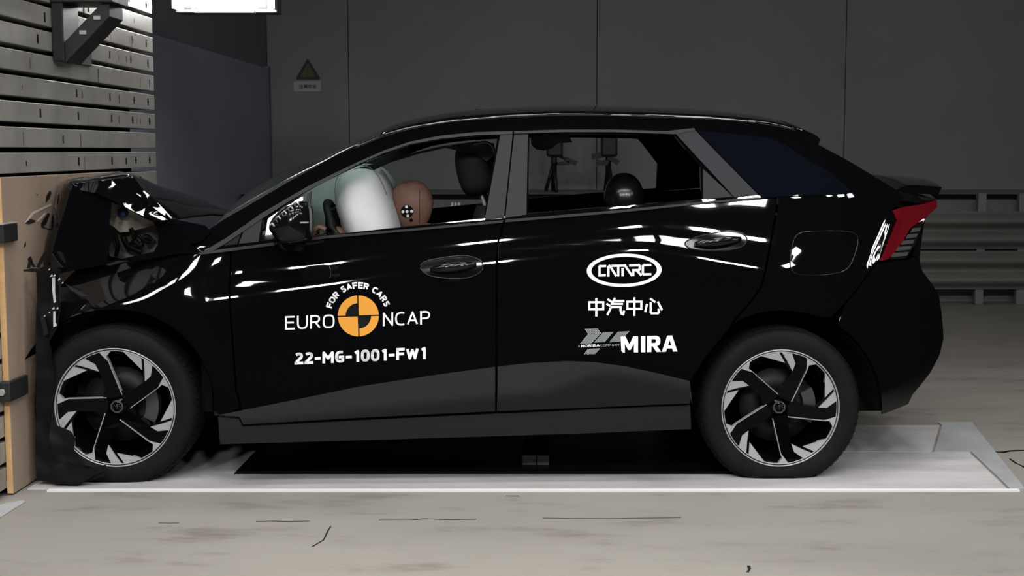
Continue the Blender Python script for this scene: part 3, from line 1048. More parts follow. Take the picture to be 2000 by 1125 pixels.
# --- wheels
RT = .3235
A_TRI = [(.748, .607), (.93, .316), (.76, .17)]
def wheel(h, phase, side, label=None):
    wz = h.z
    root = empty('wheel', (h.x, (.035 if not side else W - .035), wz))
    root.parent = CAR
    sg = 1 if not side else -1
    Rr = .2345
    def pl(pts, ph):
        c, s_ = math.cos(R(ph)), math.sin(R(ph))
        return [((x * c - y * s_) * Rr, (x * s_ + y * c) * Rr) for x, y in pts]
    # tyre
    prof = [(.228, .012), (.236, .002), (.250, -.004), (.272, -.008), (.292, -.006), (.304, .001), (.312, .010), (.3185, .022), (RT, .040), (RT, .105), (RT, .170), (.3185, .188), (.30, .205), (.26, .21), (.228, .20)]
    mb = MB()
    mb.lathe_y([(r, y * sg) for r, y in prof], 96, 0, closed=True)
    # tread grooves cut as darker blocks standing on the shoulder
    for k in range(72):
        a = 2 * math.pi * (k + .5) / 72
        da = 2 * math.pi / 72 * .36
        vs = []
        for (r, y) in ((.3135, .0115), (.3195, .022), (.3238, .040)):
            for q in (-da, da): vs.append(((r + .0018) * math.cos(a + q), y * sg - .0012 * sg, (r + .0018) * math.sin(a + q)))
        mb.add(vs, [(0, 1, 3, 2), (2, 3, 5, 4)], 0)
    zmin = G - wz
    for v in mb.v:
        if v.z < zmin + .02:
            push = max(0, (zmin + .02) - v.z)
            v.z = max(v.z, zmin)
    o = mb.build('tyre', 'rubber', root)
    # rim barrel, lips
    mb = MB()
    mb.lathe_y([(.222, .012 * sg), (.205, .03 * sg), (.20, .09 * sg), (.20, .19 * sg), (.05, .19 * sg)], 72)
    mb.build('rim', 'rim_black', root)
    mb = MB()
    mb.lathe_y([(.2365, .004 * sg), (.2372, -.001 * sg), (.2345, -.003 * sg), (.2322, -.001 * sg), (.2322, .008 * sg)], 96)
    mb.lathe_y([(.2285, .007 * sg), (.2275, -.0005 * sg), (.2255, -.0005 * sg), (.2245, .010 * sg)], 96)
    mb.build('rim_lip', 'rim_silver', root)
    mb = MB()
    mb.lathe_y([(.2322, .008 * sg), (.2285, .007 * sg)], 72)
    mb.lathe_y([(.2245, .010 * sg), (.221, .010 * sg), (.219, .03 * sg)], 72)
    mb.build('rim_channel', 'rim_black', root)
    mb = MB()
    mb.lathe_y([(.03, .085 * sg), (.150, .085 * sg), (.150, .10 * sg), (.03, .10 * sg)], 48, closed=True)
    mb.build('brake_disc', 'brake', root)
    mb = MB()
    cal = [(.155 * math.cos(R(a)), .155 * math.sin(R(a))) for a in range(-28, 29, 7)] + [(.105 * math.cos(R(a)), .105 * math.sin(R(a))) for a in range(28, -29, -7)]
    mb.prism(cal, .062 * sg, .112 * sg)
    mb.build('brake_caliper', 'lamp_grey', root)
    # spokes
    for i in range(5):
        ph = phase - 59.6 + 72 * i
        rim_pts = [(.965 * math.cos(R(a)), .965 * math.sin(R(a))) for a in (61, 66, 72, 78)]
        body_ = [(.02, .16), (.19, .08), (.30, .345), (.455, .76), (.475, .845)] + rim_pts + [(.20, .94), (.235, .74), (.195, .615), (.07, .36), (-.08, .26)]
        mb = MB()
        q = pl(body_, ph)
        n = len(q)
        vs = [(x, (.004 + .03 * max(0, 1 - math.hypot(x, z) / Rr / .95)) * 1 * sg, z) for x, z in q] + [(x, .055 * sg, z) for x, z in q]
        tri = tess(q)
        mb.add(vs, [list(t) for t in tri] + [[a + n for a in t][::-1] for t in tri] + [[a, (a + 1) % n, (a + 1) % n + n, a + n] for a in range(n)])
        so = mb.build('spoke', 'rim_black', root)
        def face(pts, y, nm, m, yi=None):
            mb = MB()
            q = pl(pts, ph)
            n = len(q)
            tri = tess(q)
            def yy(x, z): return (y + .03 * max(0, 1 - math.hypot(x, z) / Rr / .95)) * sg
            vs = [(x, yy(x, z) - .003 * sg, z) for x, z in q] + [(x, yy(x, z) + .02 * sg, z) for x, z in q]
            mb.add(vs, [list(t) for t in tri] + [[a + n for a in t][::-1] for t in tri] + [[a, (a + 1) % n, (a + 1) % n + n, a + n] for a in range(n)])
            return mb.build(nm, m, so)
        rimA = [(.962 * math.cos(R(a)), .962 * math.sin(R(a))) for a in (39, 35, 31, 27, 23, 20.5)]
        rimB = [(.962 * math.cos(R(a)), .962 * math.sin(R(a))) for a in (17.5, 14, 10.5, 7.2)]
        face([(.752, .610)] + rimA + [(.762, .175)], .004, 'spoke_blade', 'rim_silver')
        face(rimB + [(.80, .003), (.66, .002), (.80, .150)], .004, 'spoke_blade', 'rim_silver')
        face([(.199, .094), (.211, .089), (.452, .655), (.475, .735), (.60, .755), (.585, .765), (.555, .787), (.44, .858), (.437, .790), (.441, .655)], .003, 'spoke_edge', 'rim_silver')
        # black frame behind the blades
        face([(.77, .60)] + [(.97 * math.cos(R(a)), .97 * math.sin(R(a))) for a in (39, 33, 27, 21, 16, 11, 6, 0, -6, -10)] + [(.80, -.06), (.62, .0), (.735, .14), (.745, .3)], .012, 'spoke_web', 'rim_black')
    mb = MB()
    mb.lathe_y([(.0, .026 * sg), (.027, .027 * sg), (.029, .031 * sg), (.058, .034 * sg), (.062, .06 * sg)], 32)
    cap = mb.build('hub', 'rim_black', root)
    mb = MB()
    oc = [(.0255 * math.cos(R(a)), .0255 * math.sin(R(a))) for a in range(22, 382, 45)]
    ic = [(.0205 * math.cos(R(a)), .0205 * math.sin(R(a))) for a in range(22, 382, 45)]
    for i in range(8):
        j = (i + 1) % 8
        mb.prism([oc[i], oc[j], ic[j], ic[i]], .0235 * sg, .028 * sg)
    for st in ([(-.014, -.010), (-.014, .010), (-.006, .0), (.0, .010), (.0, -.010)], [(.014, .008), (.005, .009), (.003, -.008), (.014, -.009), (.014, .001), (.009, .001)]):
        mb.tube([(x, .0245 * sg, z) for x, z in st], .0016, 5)
    mb.build('hub_emblem', 'lamp_grey', cap)
    return root


wheel(HUBR, 59.6, 0)
wheel(HUBF, 100.7, 0)
wheel(HUBR, 20, 1)
wheel(HUBF, 50, 1)


# --- crumpled nose: buckled hood, torn flap, bumper and engine bay
def rough_grid(name, near, mid, mats, parent, yn=.13, ym=.9, n=10, amp=.008, thick=.008, seed=3.0, sub=3, far=None, yf=1.69):
    rows = []
    N = smooth_path([tuple(LY(*p, yn)) for p in near], sub)
    Mi = smooth_path([tuple(LY(*p, ym)) for p in mid], sub)
    Fa = smooth_path([tuple(LY(*p, yf)) for p in far], sub)
    out = []
    for a, c, e in zip(N, Mi, Fa):
        a, c, e = Vector(a), Vector(c), Vector(e)
        ro = []
        for j in range(n + 1):
            v = j / n
            l0, l1, l2 = 2 * (v - .5) * (v - 1), 4 * v * (1 - v), 2 * v * (v - .5)
            q = a * l0 + c * l1 + e * l2
            k = noise.noise(Vector((q.x * 6, q.y * 5, q.z * 6 + seed))) * amp * (0 if j == 0 else 1)
            q = q + Vector((k, 0, k))
            ro.append(q)
        out.append(ro)
    mb = MB()
    mb.grid(out)
    o = mb.build(name, mats, parent)
    md = o.modifiers.new('thick', 'SOLIDIFY')
    md.thickness = thick
    md.offset = -1
    return o


HOOD = rough_grid('hood', [(336, 428), (315, 409), (292, 388), (272, 366), (262, 347), (240, 349), (218, 351), (180, 355), (143, 361), (125, 412), (108, 470), (100, 512)],
                  [(433, 418), (396, 400), (350, 381), (300, 361), (264, 344), (242, 347), (222, 350), (186, 356), (152, 364), (134, 412), (120, 470), (112, 512)], 'paint', CAR,
                  far=[(505, 425), (480, 421), (462, 416), (445, 412), (432, 410), (415, 410), (400, 410), (370, 412), (345, 414), (335, 440), (330, 480), (325, 512)])


def flap(name, poly, y, mats, parent, amp=.02, freq=9, lean=0.0, thick=.006, step=.03, smooth=True, seed=.0, tilt=0.0):
    """a bent piece of sheet hanging at local depth y: outline in pixels, crumpled by noise"""
    c = LY(*poly[0], y)
    def f(x, z):
        return y + lean * (z - c.z) + tilt * (x - c.x) + amp * noise.noise(Vector((x * freq, z * freq, 3.3 + seed))) + amp * .5 * noise.noise(Vector((x * freq * 2.3, z * freq * 2.3, 8.1 + seed)))
    return sheet(name, poly, mats, parent, f=f, thick=thick, step=step, sides=(0,))


# near edge of the hood folded down as a long flap
flap('hood_flap', [(142, 360), (180, 354), (218, 350), (262, 346), (276, 366), (296, 386), (318, 407), (337, 428), (318, 430), (300, 430), (278, 421), (250, 407), (225, 394), (190, 378), (160, 372)], .115, 'paint', HOOD, amp=.010, lean=.55, seed=1)
flap('hood_crease', [(268, 362), (276, 368), (300, 388), (320, 408), (338, 428), (330, 427), (308, 412), (284, 392), (266, 378), (282, 384), (274, 372)], .105, 'chrome' if False else 'paint', HOOD, amp=.006, lean=.66)
flap('hood_front', [(143, 361), (175, 372), (200, 384), (216, 394), (210, 418), (213, 438), (226, 452), (214, 480), (206, 517), (150, 527), (98, 538), (100, 505), (108, 470), (116, 440), (130, 405)], .12, 'paint', HOOD, amp=.010, freq=4, seed=2, tilt=.0, lean=.10)
# engine bay seen through the torn gap
BAY = flap('inner_wing', [(212, 392), (240, 400), (275, 418), (300, 431), (309, 450), (307, 488), (290, 500), (240, 506), (214, 500), (205, 440)], .30, 'bay_grey', CAR, amp=.03, freq=12)
flap('washer_tank', [(218, 396), (236, 402), (258, 412), (278, 425), (297, 432), (303, 438), (290, 443), (255, 452), (234, 454), (226, 446), (214, 438), (216, 420)], .25, 'bay_pale', BAY, amp=.02, freq=10)
p = LY(238, 416, .22)
mb = MB()
mb.lathe_y([(0, -.006), (.016, -.006), (.019, 0), (.019, .03)], 20)
cp = mb.build('tank_cap', 'blue_cap', BAY)
cp.location = p
for path, r in (([(222, 452), (230, 480), (226, 500)], .008), ([(262, 470), (275, 480), (285, 462), (296, 470)], .011), ([(268, 458), (282, 470), (292, 474)], .007), ([(240, 462), (248, 478), (262, 486), (276, 492)], .012), ([(255, 446), (262, 462), (256, 480)], .010), ([(232, 436), (246, 440), (250, 447)], .0025)):
    mb = MB()
    mb.tube(smooth_path([tuple(LY(*q, .24 + .01 * i)) for i, q in enumerate(path)], 4), r, 8)
    mb.build('hose', 'plastic' if r > .003 else 'chrome', BAY)
mb = MB()
mb.box((LY(120, 520, .3).x, .20, .30), (LY(200, 520, .3).x, W - .20, .72), 0, .03)
mb.box((LY(205, 520, .3).x, .34, .30), (LY(330, 520, .3).x, W - .34, .86), 0, .03)
mb.build('motor_block', 'interior', CAR)
# hood hinge
mb = MB()
mb.tube([LY(322, 438, .14), LY(318, 448, .14), LY(324, 462, .14)], .006, 6)
mb.tube([LY(330, 440, .14), LY(332, 450, .14), LY(324, 462, .14)], .005, 6)
mb.build('hood_hinge', 'steel', CAR)
# fender top rail and scuttle behind it
flap('scuttle', [(300, 432), (337, 428), (400, 440), (412, 452), (396, 470), (372, 478), (398, 494), (345, 496), (280, 508), (210, 520), (205, 512), (300, 492), (312, 470)], .10, 'paint', CAR, amp=.003, lean=.15)
flap('wing_rail', [(206, 517), (250, 503), (300, 492), (345, 486), (350, 492), (282, 505), (240, 512), (215, 519)], .06, 'clad', CAR, amp=.006, lean=1.2)
# crushed bumper, lamp and liner at the very front
BMP = flap('front_bumper', [(70, 527), (84, 521), (98, 520), (118, 528), (112, 560), (118, 600), (112, 640), (96, 668), (106, 720), (104, 760), (98, 812), (98, 850), (108, 905), (150, 925), (206, 931), (172, 936), (150, 946), (104, 942), (72, 938), (70, 880), (71, 813), (69, 760), (71, 712), (70, 640), (72, 580)], .01, 'plastic', CAR, amp=.022, freq=5, step=.022)
flap('wheel_liner', [(100, 815), (112, 832), (138, 843), (147, 858), (143, 877), (158, 905), (200, 918), (206, 930), (160, 944), (104, 941), (96, 900), (96, 850)], -.016, 'plastic', BMP, amp=.012, freq=9, step=.02, seed=4)
flap('bumper_lip', [(108, 880), (140, 908), (170, 915), (206, 908), (210, 916), (150, 948), (104, 944), (96, 930)], -.02, 'plastic', BMP, amp=.012, freq=12, seed=5)
HL = flap('headlight', [(100, 536), (108, 534), (114, 560), (116, 600), (112, 634), (104, 640), (98, 610), (100, 570)], -.005, 'gloss_black', CAR, amp=.010, freq=10)
for poly in ([(102, 542), (107, 542), (107, 570), (109, 590), (105, 592), (102, 566)], [(104, 608), (108, 608), (108, 630), (111, 636), (104, 639)]):
    flap('lamp_glint', poly, -.02, 'clear_shard', HL, amp=.003)  # pale strips stand in for white highlights on the crushed lamp
for poly in ([(78, 618), (86, 614), (92, 640), (94, 652), (86, 656), (82, 640)], ):
    flap('lens_shard', poly, -.02, 'clad', HL, amp=.003)
for (x, y) in ((96, 526), (100, 538), (106, 538), (115, 545), (122, 552), (96, 610), (104, 602), (112, 602), (87, 617), (65, 519)):
    p = LY(x, y, -.025)
    mb = MB()
    s_ = random.uniform(.0035, .006)
    mb.add([p + Vector((-s_, 0, -s_)), p + Vector((s_ * 1.3, -.004, -s_ * .4)), p + Vector((s_ * .4, .003, s_)), p + Vector((0, .012, 0))], [(0, 1, 2), (0, 1, 3), (1, 2, 3), (0, 2, 3)])
    mb.build('glass_splinter', 'clear_shard', HL)
for poly in ([(45, 527), (62, 524), (82, 526), (82, 531), (60, 531), (46, 530)], [(52, 524), (56, 508), (60, 516), (58, 524)], [(70, 522), (80, 502), (88, 490), (84, 508), (76, 524)], [(62, 522), (66, 516), (69, 522)]):
    flap('bumper_splinter', poly, -.13, 'plastic', BMP, amp=.004)
flap('fender_fold', [(128, 555), (150, 566), (172, 578), (158, 578), (140, 568)], -.004, 'clad', CAR, amp=.004, lean=.9)

# --- near and far door mirror
for side in (0, 1):
    prof = smooth_path([(590, 394), (600, 404), (604, 425), (604, 462), (598, 474), (565, 481), (540, 478), (528, 462), (519, 446), (528, 425), (548, 405), (570, 396)], 3, True)
    mb = MB()
    rows = []
    cxp, cyp = 566, 440
    for k, (s_, yv) in enumerate(((0.02, -.25), (.55, -.245), (.82, -.225), (.96, -.19), (1, -.15), (.97, -.10), (.80, -.06), (.5, -.045), (.02, -.04))):
        r = []
        for (x, y) in prof:
            q = LY(cxp + (x - cxp) * s_, cyp + (y - cyp) * s_, -.17)
            yy = yv + .06
            r.append(Vector((q.x, W - yy if side else yy, q.z)))
        rows.append(r)
    mb.grid(rows, closed=True)
    mir = mb.build('door_mirror', 'gloss_black', FD[side])
    a, c = LY(560, 476, -.1), LY(548, 470, .10)
    mb = MB()
    mb.tube([Vector((a.x, (W + .02) if side else -.02, a.z)), Vector((c.x, W - .085 if side else .085, c.z))], [.035, .03], 10)
    mb.build('mirror_arm', 'gloss_black', mir)
    if not side:
        for k in range(9):                    # broken shell, ribs laid bare along its upper front edge
            t = k / 8
            x0, y0 = 527 + 48 * t, 440 - 42 * t ** .8
            mb = MB()
            mb.tube([LY(x0, y0, -.20), LY(x0 + 5, y0 - 4, -.195), LY(x0 + 9, y0 + 2, -.205)], .0035, 5)
            mb.build('mirror_rib', 'lamp_grey' if k % 2 else 'chip', mir)
        mb = MB()
        mb.box(tuple(LY(586, 436, -.23)), tuple(LY(603, 433, -.20)))
        mb.build('mirror_crack', 'chip', mir)


# --- interior
def blob(name, c, r, mats, parent, rot=(0, 0, 0), e=2.0, n=24, m=16, post=None):
    """superellipsoid, exponent e"""
    mb = MB()
    rows = []
    def pw(v, k): return math.copysign(abs(v) ** (2 / k), v)
    ex = e if isinstance(e, tuple) else (e, e)
    for i in range(m + 1):
        th = -math.pi / 2 + math.pi * i / m
        rows.append([Vector((r[0] * pw(math.cos(th), ex[1]) * pw(math.cos(2 * math.pi * k / n), ex[0]), r[1] * pw(math.cos(th), ex[1]) * pw(math.sin(2 * math.pi * k / n), ex[0]), r[2] * pw(math.sin(th), ex[1]))) for k in range(n)])
    if post: rows = [[post(p) for p in q] for q in rows]
    mb.grid(rows, closed=True)
    o = mb.build(name, mats, parent)
    o.location = c
    o.rotation_euler = rot
    return o


# dashboard and steering wheel
mb = MB()
d0, d1 = LY(560, 462, .5).x, LY(610, 462, .5).x
prof = [(d0 - .35, .90), (d0, .93), (d1, .92), (d1 + .05, .86), (d1 + .03, .70), (d0 - .1, .62), (d0 - .35, .6)]
mb.prism(prof, .14, W - .14)
mb.build('dashboard', 'interior', CAR)
sw = empty('steering_wheel', LY(676, 474, .48))
sw.parent = CAR
sw.rotation_euler = (0, R(-24), 0)
mb = MB()
ring = [(0, .185 * math.cos(2 * math.pi * k / 40), .185 * math.sin(2 * math.pi * k / 40)) for k in range(41)]
mb.tube(ring, .017, 10)
mb.build('wheel_rim', 'interior', sw)
mb = MB()
mb.tube([(-.02, -.17, 0), (-.02, .17, 0)], .02, 8)
mb.tube([(-.02, 0, 0), (-.02, 0, -.17)], .02, 8)
mb.tube([(-.22, 0, -.0), (-.02, 0, 0)], .05, 12)
mb.build('wheel_spokes', 'interior', sw)
mb = MB()
q = LY(648, 405, .40)
mb.box((q.x - .025, .36, q.z - .10), (q.x + .03, .46, q.z), 0, .01)
mb.build('instrument_screen', 'gloss_black', CAR)

# airbags
def pillow(p):
    k = 1 + .05 * noise.noise(Vector((p.x * 9, p.y * 7, p.z * 9)))
    return p * k


ab_c = LY(722, 418, .50)
AB = blob('driver_airbag', ab_c, (.118, .29, .205), 'airbag', CAR, (0, R(-14), 0), (2.4, 2.9), 40, 28, pillow)
for yy in (-.16, .10):
    mb = MB()
    pts = []
    for k in range(21):
        a = R(-80 + 250 * k / 20)
        def pw(v, e): return math.copysign(abs(v) ** (2 / e), v)
        th = a
        ky = (max(0, 1 - (abs(yy) / .29) ** 2.4)) ** (1 / 2.4)
        pts.append(Vector((-.118 * ky * pw(math.cos(th), 2.9) * 1.02, yy, .205 * pw(math.sin(th), 2.9) * 1.012)))
    mb.tube(pts, .0016, 5)
    mb.build('airbag_seam', 'seam', AB)
pb_c = LY(690, 425, 1.28)
PB = blob('passenger_airbag', pb_c, (.255, .30, .255), 'airbag_grey', CAR, (0, R(-8), 0), (2.6, 2.5), 40, 28, pillow)

# seats
def seat(y, name='front_seat', hx=925, headpx=(926, 331)):
    s_ = empty(name, LY(870, 600, y))
    s_.parent = CAR
    base = s_.location.copy()
    h = LY(*headpx, y) - base
    bx = LY(938, 420, y) - base
    st = empty
    mb = MB()
    # seat back: tapered cushion from hip to shoulder
    lo = LY(905, 610, y) - base
    rows = []
    for i in range(9):
        t = i / 8
        c = lo.lerp(h + Vector((.07, 0, -.15)), t)
        wd = .25 - .09 * t ** 3
        dp = .09 - .03 * t
        rows.append([c + Vector((dp * math.copysign(abs(math.cos(a)) ** .6, math.cos(a)), wd * math.copysign(abs(math.sin(a)) ** .6, math.sin(a)), 0)) for a in [2 * math.pi * k / 20 for k in range(20)]])
    mb.grid(rows, closed=True)
    mb.add(rows[0], [list(range(20))]); mb.add(rows[-1], [list(range(20))])
    mb.build('seatback', 'seat', s_)
    blob('headrest', h, (.075, .145, .115), 'seat', s_, (0, R(-12), 0), 2.9, 24, 16)
    mb = MB()
    for k in (-.06, .06):
        mb.tube([h + Vector((.02, k, -.07)), h + Vector((.06, k, -.2))], .007, 8)
    mb.build('headrest_post', 'steel', s_)
    mb = MB()
    mb.box((lo.x - .52, -.25, lo.z - .10), (lo.x + .04, .25, lo.z + .06), 0, .05)
    mb.build('cushion', 'seat', s_)
    return s_


seat(.50)
seat(W - .50, headpx=(945, 322))
# bench, rear headrest and parcel shelf
bn = empty('rear_bench', LY(1230, 600, .9))
bn.parent = CAR
bi = bn.location.copy()
mb = MB()
q = LY(1215, 440, .5)
mb.prism([(q.x + .02, q.z - .02), (q.x + .16, q.z - .02), (q.x + .22, .40), (q.x - .10, .40)], .16, W - .16)
o = mb.build('seatback', 'seat', bn); o.location = -bi
mb = MB()
mb.box((q.x - .55, .16, .36), (q.x + .05, W - .16, .52), 0, .04)
o = mb.build('cushion', 'seat', bn); o.location = -bi
hc = LY(1218, 392, .46)
o = blob('headrest', hc - bi, (.084, .13, .118), 'headrest', bn, (0, 0, 0), (2.6, 2.2), 28, 20)
# headliner edge and torn trim behind the front window
flap('torn_headliner', [(690, 330), (740, 318), (800, 300), (860, 286), (930, 276), (965, 280), (968, 300), (950, 316), (930, 300), (900, 296), (884, 292), (870, 289), (820, 300), (760, 318), (705, 345), (680, 352)], .36, 'interior', CAR, amp=.012)
flap('torn_headliner', [(1036, 264), (1110, 264), (1118, 278), (1090, 280), (1078, 290), (1062, 294), (1048, 292), (1038, 284)], .36, 'interior', CAR, amp=.012)
mb = MB()
mb.tube(smooth_path([tuple(LY(*p, .34)) for p in [(925, 282), (948, 278), (962, 286), (966, 300)]], 5), .006, 8)
mb.build('grab_handle', 'lamp_grey', CAR)
# inside lining panels of far doors and floor
mb = MB()
mb.box((LY(600, 700, .5).x, .12, .27), (HUBR.x - .4, W - .12, .30))
mb.build('cabin_floor', 'dark', CAR)

# ------------------------------------------------------------------ lettering on the doors
def vinyl(name, polys, mats, parent, f=flank, off=.0022):
    """flat pieces of vinyl on the door: polys = lists of pixel outlines"""
    mb = MB()
    for px in polys:
        tri = tess(px)
        # long pieces are cut so that they follow the curve of the door
        pts = [on_flank(*p, f) for p in px]
        vs = []
        ns = []
        for p in pts:
            n = fl_n(f, p.x, p.z)
            vs.append(p + n * off)
            ns.append(n)
        k = len(vs)
        back = [p + nn * .0004 for p, nn in zip(pts, ns)]
        mb.add(vs, [list(t) for t in tri])
        mb.add(back + vs, [[i, (i + 1) % k, (i + 1) % k + k, i + k] for i in range(k)])
    return mb.build(name, mats, parent)


def text_mesh(s, bold=0.0):
    c = bpy.data.curves.new('t', 'FONT')
    c.body = s
    c.offset = bold
    c.resolution_u = 4
    o = bpy.data.objects.new('t', c)
    COL.objects.link(o)
    dg = bpy.context.evaluated_depsgraph_get()
    me = bpy.data.meshes.new_from_object(o.evaluated_get(dg))
    bpy.data.objects.remove(o)
    bm = bmesh.new()
    bm.from_mesh(me)
    bpy.data.meshes.remove(me)
    bmesh.ops.triangulate(bm, faces=bm.faces[:])
    vs = [(v.co.x, v.co.y) for v in bm.verts]
    bm.verts.index_update()
    fs = [[v.index for v in q.verts] for q in bm.faces]
    bm.free()
    return vs, fs


def lettering(name, s, quad, mats, parent, bold=0.0, f=flank, off=.0022, mapper=None, place=None):
    vs, fs = text_mesh(s, bold)
    if not vs: return None
    x0, x1 = min(v[0] for v in vs), max(v[0] for v in vs)
    y0, y1 = min(v[1] for v in vs), max(v[1] for v in vs)
    mb = MB()
    out = []
    for x, y in vs:
        u, v = (x - x0) / (x1 - x0), (y - y0) / (y1 - y0)
        if mapper:
            px = mapper(u, v)
        else:
            tl, tr, br_, bl = quad
            px = tuple((tl[k] * (1 - u) + tr[k] * u) * v + (bl[k] * (1 - u) + br_[k] * u) * (1 - v) for k in (0, 1))
        if place:
            out.append(place(*px))
        else:
            p = on_flank(*px, f)
            out.append(p + fl_n(f, p.x, p.z) * off)
    mb.add(out, fs)
    return mb.build(name, mats, parent)


FDN, RDN = FD[0], RD[0]
# a plain technical alphabet drawn as pen strokes, 100 high
def rr(w, k=.28):
    kx = w * .42
    return [(0, 50), (0, 34), (w * .05, 16), (w * .2, 3), (w * .38, 0), (w * .62, 0), (w * .8, 3), (w * .95, 16), (w, 34), (w, 66), (w * .95, 84), (w * .8, 97), (w * .62, 100), (w * .38, 100), (w * .2, 97), (w * .05, 84), (0, 66), (0, 50)]


CC = [(56, 3), (42, 0), (30, 0), (14, 5), (4, 18), (0, 38), (0, 62), (4, 82), (14, 95), (30, 100), (42, 100), (56, 97)]
GLYPH = {
    'E': (52, [[(52, 0), (0, 0), (0, 100), (52, 100)], [(0, 48), (46, 48)]]),
    'U': (60, [[(0, 0), (0, 66), (4, 84), (14, 97), (30, 100), (46, 97), (56, 84), (60, 66), (60, 0)]]),
    'R': (56, [[(0, 100), (0, 0), (32, 0), (46, 5), (53, 16), (53, 34), (46, 47), (32, 52), (0, 52)], [(28, 52), (57, 100)]]),
    'O': (66, [rr(66)]), '0': (52, [rr(52)]),
    'N': (58, [[(0, 100), (0, 0), (58, 100), (58, 0)]]),
    'C': (54, [CC]),
    'G': (56, [CC[:-1] + [(56, 95), (56, 54), (32, 54)]]),
    'A': (64, [[(0, 100), (32, 0), (64, 100)], [(11, 68), (53, 68)]]),
    'P': (56, [[(0, 100), (0, 0), (34, 0), (49, 6), (56, 19), (56, 36), (49, 49), (34, 55), (0, 55)]]),
    '2': (52, [[(2, 9), (16, 1), (32, 0), (46, 7), (51, 22), (47, 38), (0, 96), (0, 100), (53, 100)]]),
    '-': (34, [[(3, 58), (31, 58)]]),
    'M': (76, [[(0, 100), (0, 0), (38, 62), (76, 0), (76, 100)]]),
    '1': (30, [[(2, 17), (26, 0), (26, 100)]]),
    'F': (50, [[(50, 0), (0, 0), (0, 100)], [(0, 50), (44, 50)]]),
    'W': (88, [[(0, 0), (21, 100), (44, 14), (67, 100), (88, 0)]]),
    'S': (52, [[(50, 5), (36, 0), (18, 0), (5, 9), (3, 26), (12, 40), (42, 55), (51, 70), (49, 87), (38, 98), (16, 100), (0, 93)]]),
    'I': (0, [[(0, 0), (0, 100)]]), 'H': (58, [[(0, 0), (0, 100)], [(58, 0), (58, 100)], [(0, 49), (58, 49)]]),
    'B': (54, [[(0, 0), (32, 0), (46, 6), (50, 18), (50, 34), (44, 45), (30, 49), (0, 49)], [(30, 49), (46, 54), (54, 66), (54, 82), (46, 95), (32, 100), (0, 100), (0, 0)]]),
    'Y': (60, [[(0, 0), (30, 52), (60, 0)], [(30, 52), (30, 100)]]), ' ': (20, [])}


def pen(name, s, quad, wpx, mats, parent, space=26, mapper=None, off=.0024):
    """lettering from the stroke alphabet inside the pixel quad (tl, tr, br, bl)"""
    x, lines = 0, []
    for ch in s:
        wd, ls = GLYPH[ch]
        lines += [[(x + a, c) for a, c in l] for l in ls]
        x += wd + space
    tot = x - space
    h = wpx / 2

    def mp(a, c):
        if mapper: return mapper(a / tot, 1 - c / 100)
        tl, tr, br_, bl = quad
        u, v = a / tot, c / 100
        hx, hy = h, h
        L = lambda p, q, t: (p[0] + (q[0] - p[0]) * t, p[1] + (q[1] - p[1]) * t)
        tl2, tr2, br2, bl2 = (tl[0] + hx, tl[1] + hy), (tr[0] - hx, tr[1] + hy), (br_[0] - hx, br_[1] - hy), (bl[0] + hx, bl[1] - hy)
        return L(L(tl2, tr2, u), L(bl2, br2, u), v)
    polys = []
    for l in lines:
        q = [mp(*p) for p in l]
        m_ = len(q)
        closed = math.hypot(q[0][0] - q[-1][0], q[0][1] - q[-1][1]) < 1e-6
        for i in range(m_ - 1):
            a, c = q[i], q[i + 1]
            d = math.hypot(c[0] - a[0], c[1] - a[1])
            if d < 1e-6: continue
            ux, uy = (c[0] - a[0]) / d, (c[1] - a[1]) / d
            axis = min(abs(l[i][0] - l[i + 1][0]), abs(l[i][1] - l[i + 1][1])) < 1e-6
            e0 = h if axis and i == 0 and not closed else 0
            e1 = h if axis and i == m_ - 2 and not closed else 0
            a2, c2 = (a[0] - ux * e0, a[1] - uy * e0), (c[0] + ux * e1, c[1] + uy * e1)
            polys.append([(a2[0] - uy * h, a2[1] + ux * h), (c2[0] - uy * h, c2[1] + ux * h), (c2[0] + uy * h, c2[1] - ux * h), (a2[0] + uy * h, a2[1] - ux * h)])
            if i < m_ - 2:
                b2 = q[i + 2]
                v0, v1 = (l[i + 1][0] - l[i][0], l[i + 1][1] - l[i][1]), (l[i + 2][0] - l[i + 1][0], l[i + 2][1] - l[i + 1][1])
                right = abs(v0[0] * v1[0] + v0[1] * v1[1]) < 1e-6
                if right:
                    polys.append([(c[0] + sx * ux * h - sy * uy * h, c[1] + sx * uy * h + sy * ux * h) for sx, sy in ((-1, -1), (1, -1), (1, 1), (-1, 1))])
                else:
                    polys.append([(c[0] + h * math.cos(k * math.pi / 4 + .39), c[1] + h * math.sin(k * math.pi / 4 + .39)) for k in range(8)])
    return vinyl(name, polys, mats, parent, off=off)


pen('door_lettering', 'EURO', [(557, 617.5), (653.5, 614), (653.5, 640.5), (557, 644)], 3.3, 'white_vinyl', FDN, 26)
pen('door_lettering', 'NCAP', [(748, 610.5), (840, 607), (840, 633.5), (748, 637)], 3.3, 'white_vinyl', FDN, 26)
pen('door_lettering', '22-MG-1001-FW1', [(575.5, 689), (832.5, 677.5), (832.5, 701), (575.5, 712)], 5.2, 'white_vinyl', FDN, 36)
RC = (700, 617)


def arc_map(u, v):
    a = R(163 - 143 * u)
    r = 55 + 9.5 * v
    return (RC[0] + r * math.cos(a), RC[1] - r * math.sin(a))


pen('door_lettering', 'FOR SAFER CARS', None, 2.9, 'white_vinyl', FDN, 34, mapper=arc_map)


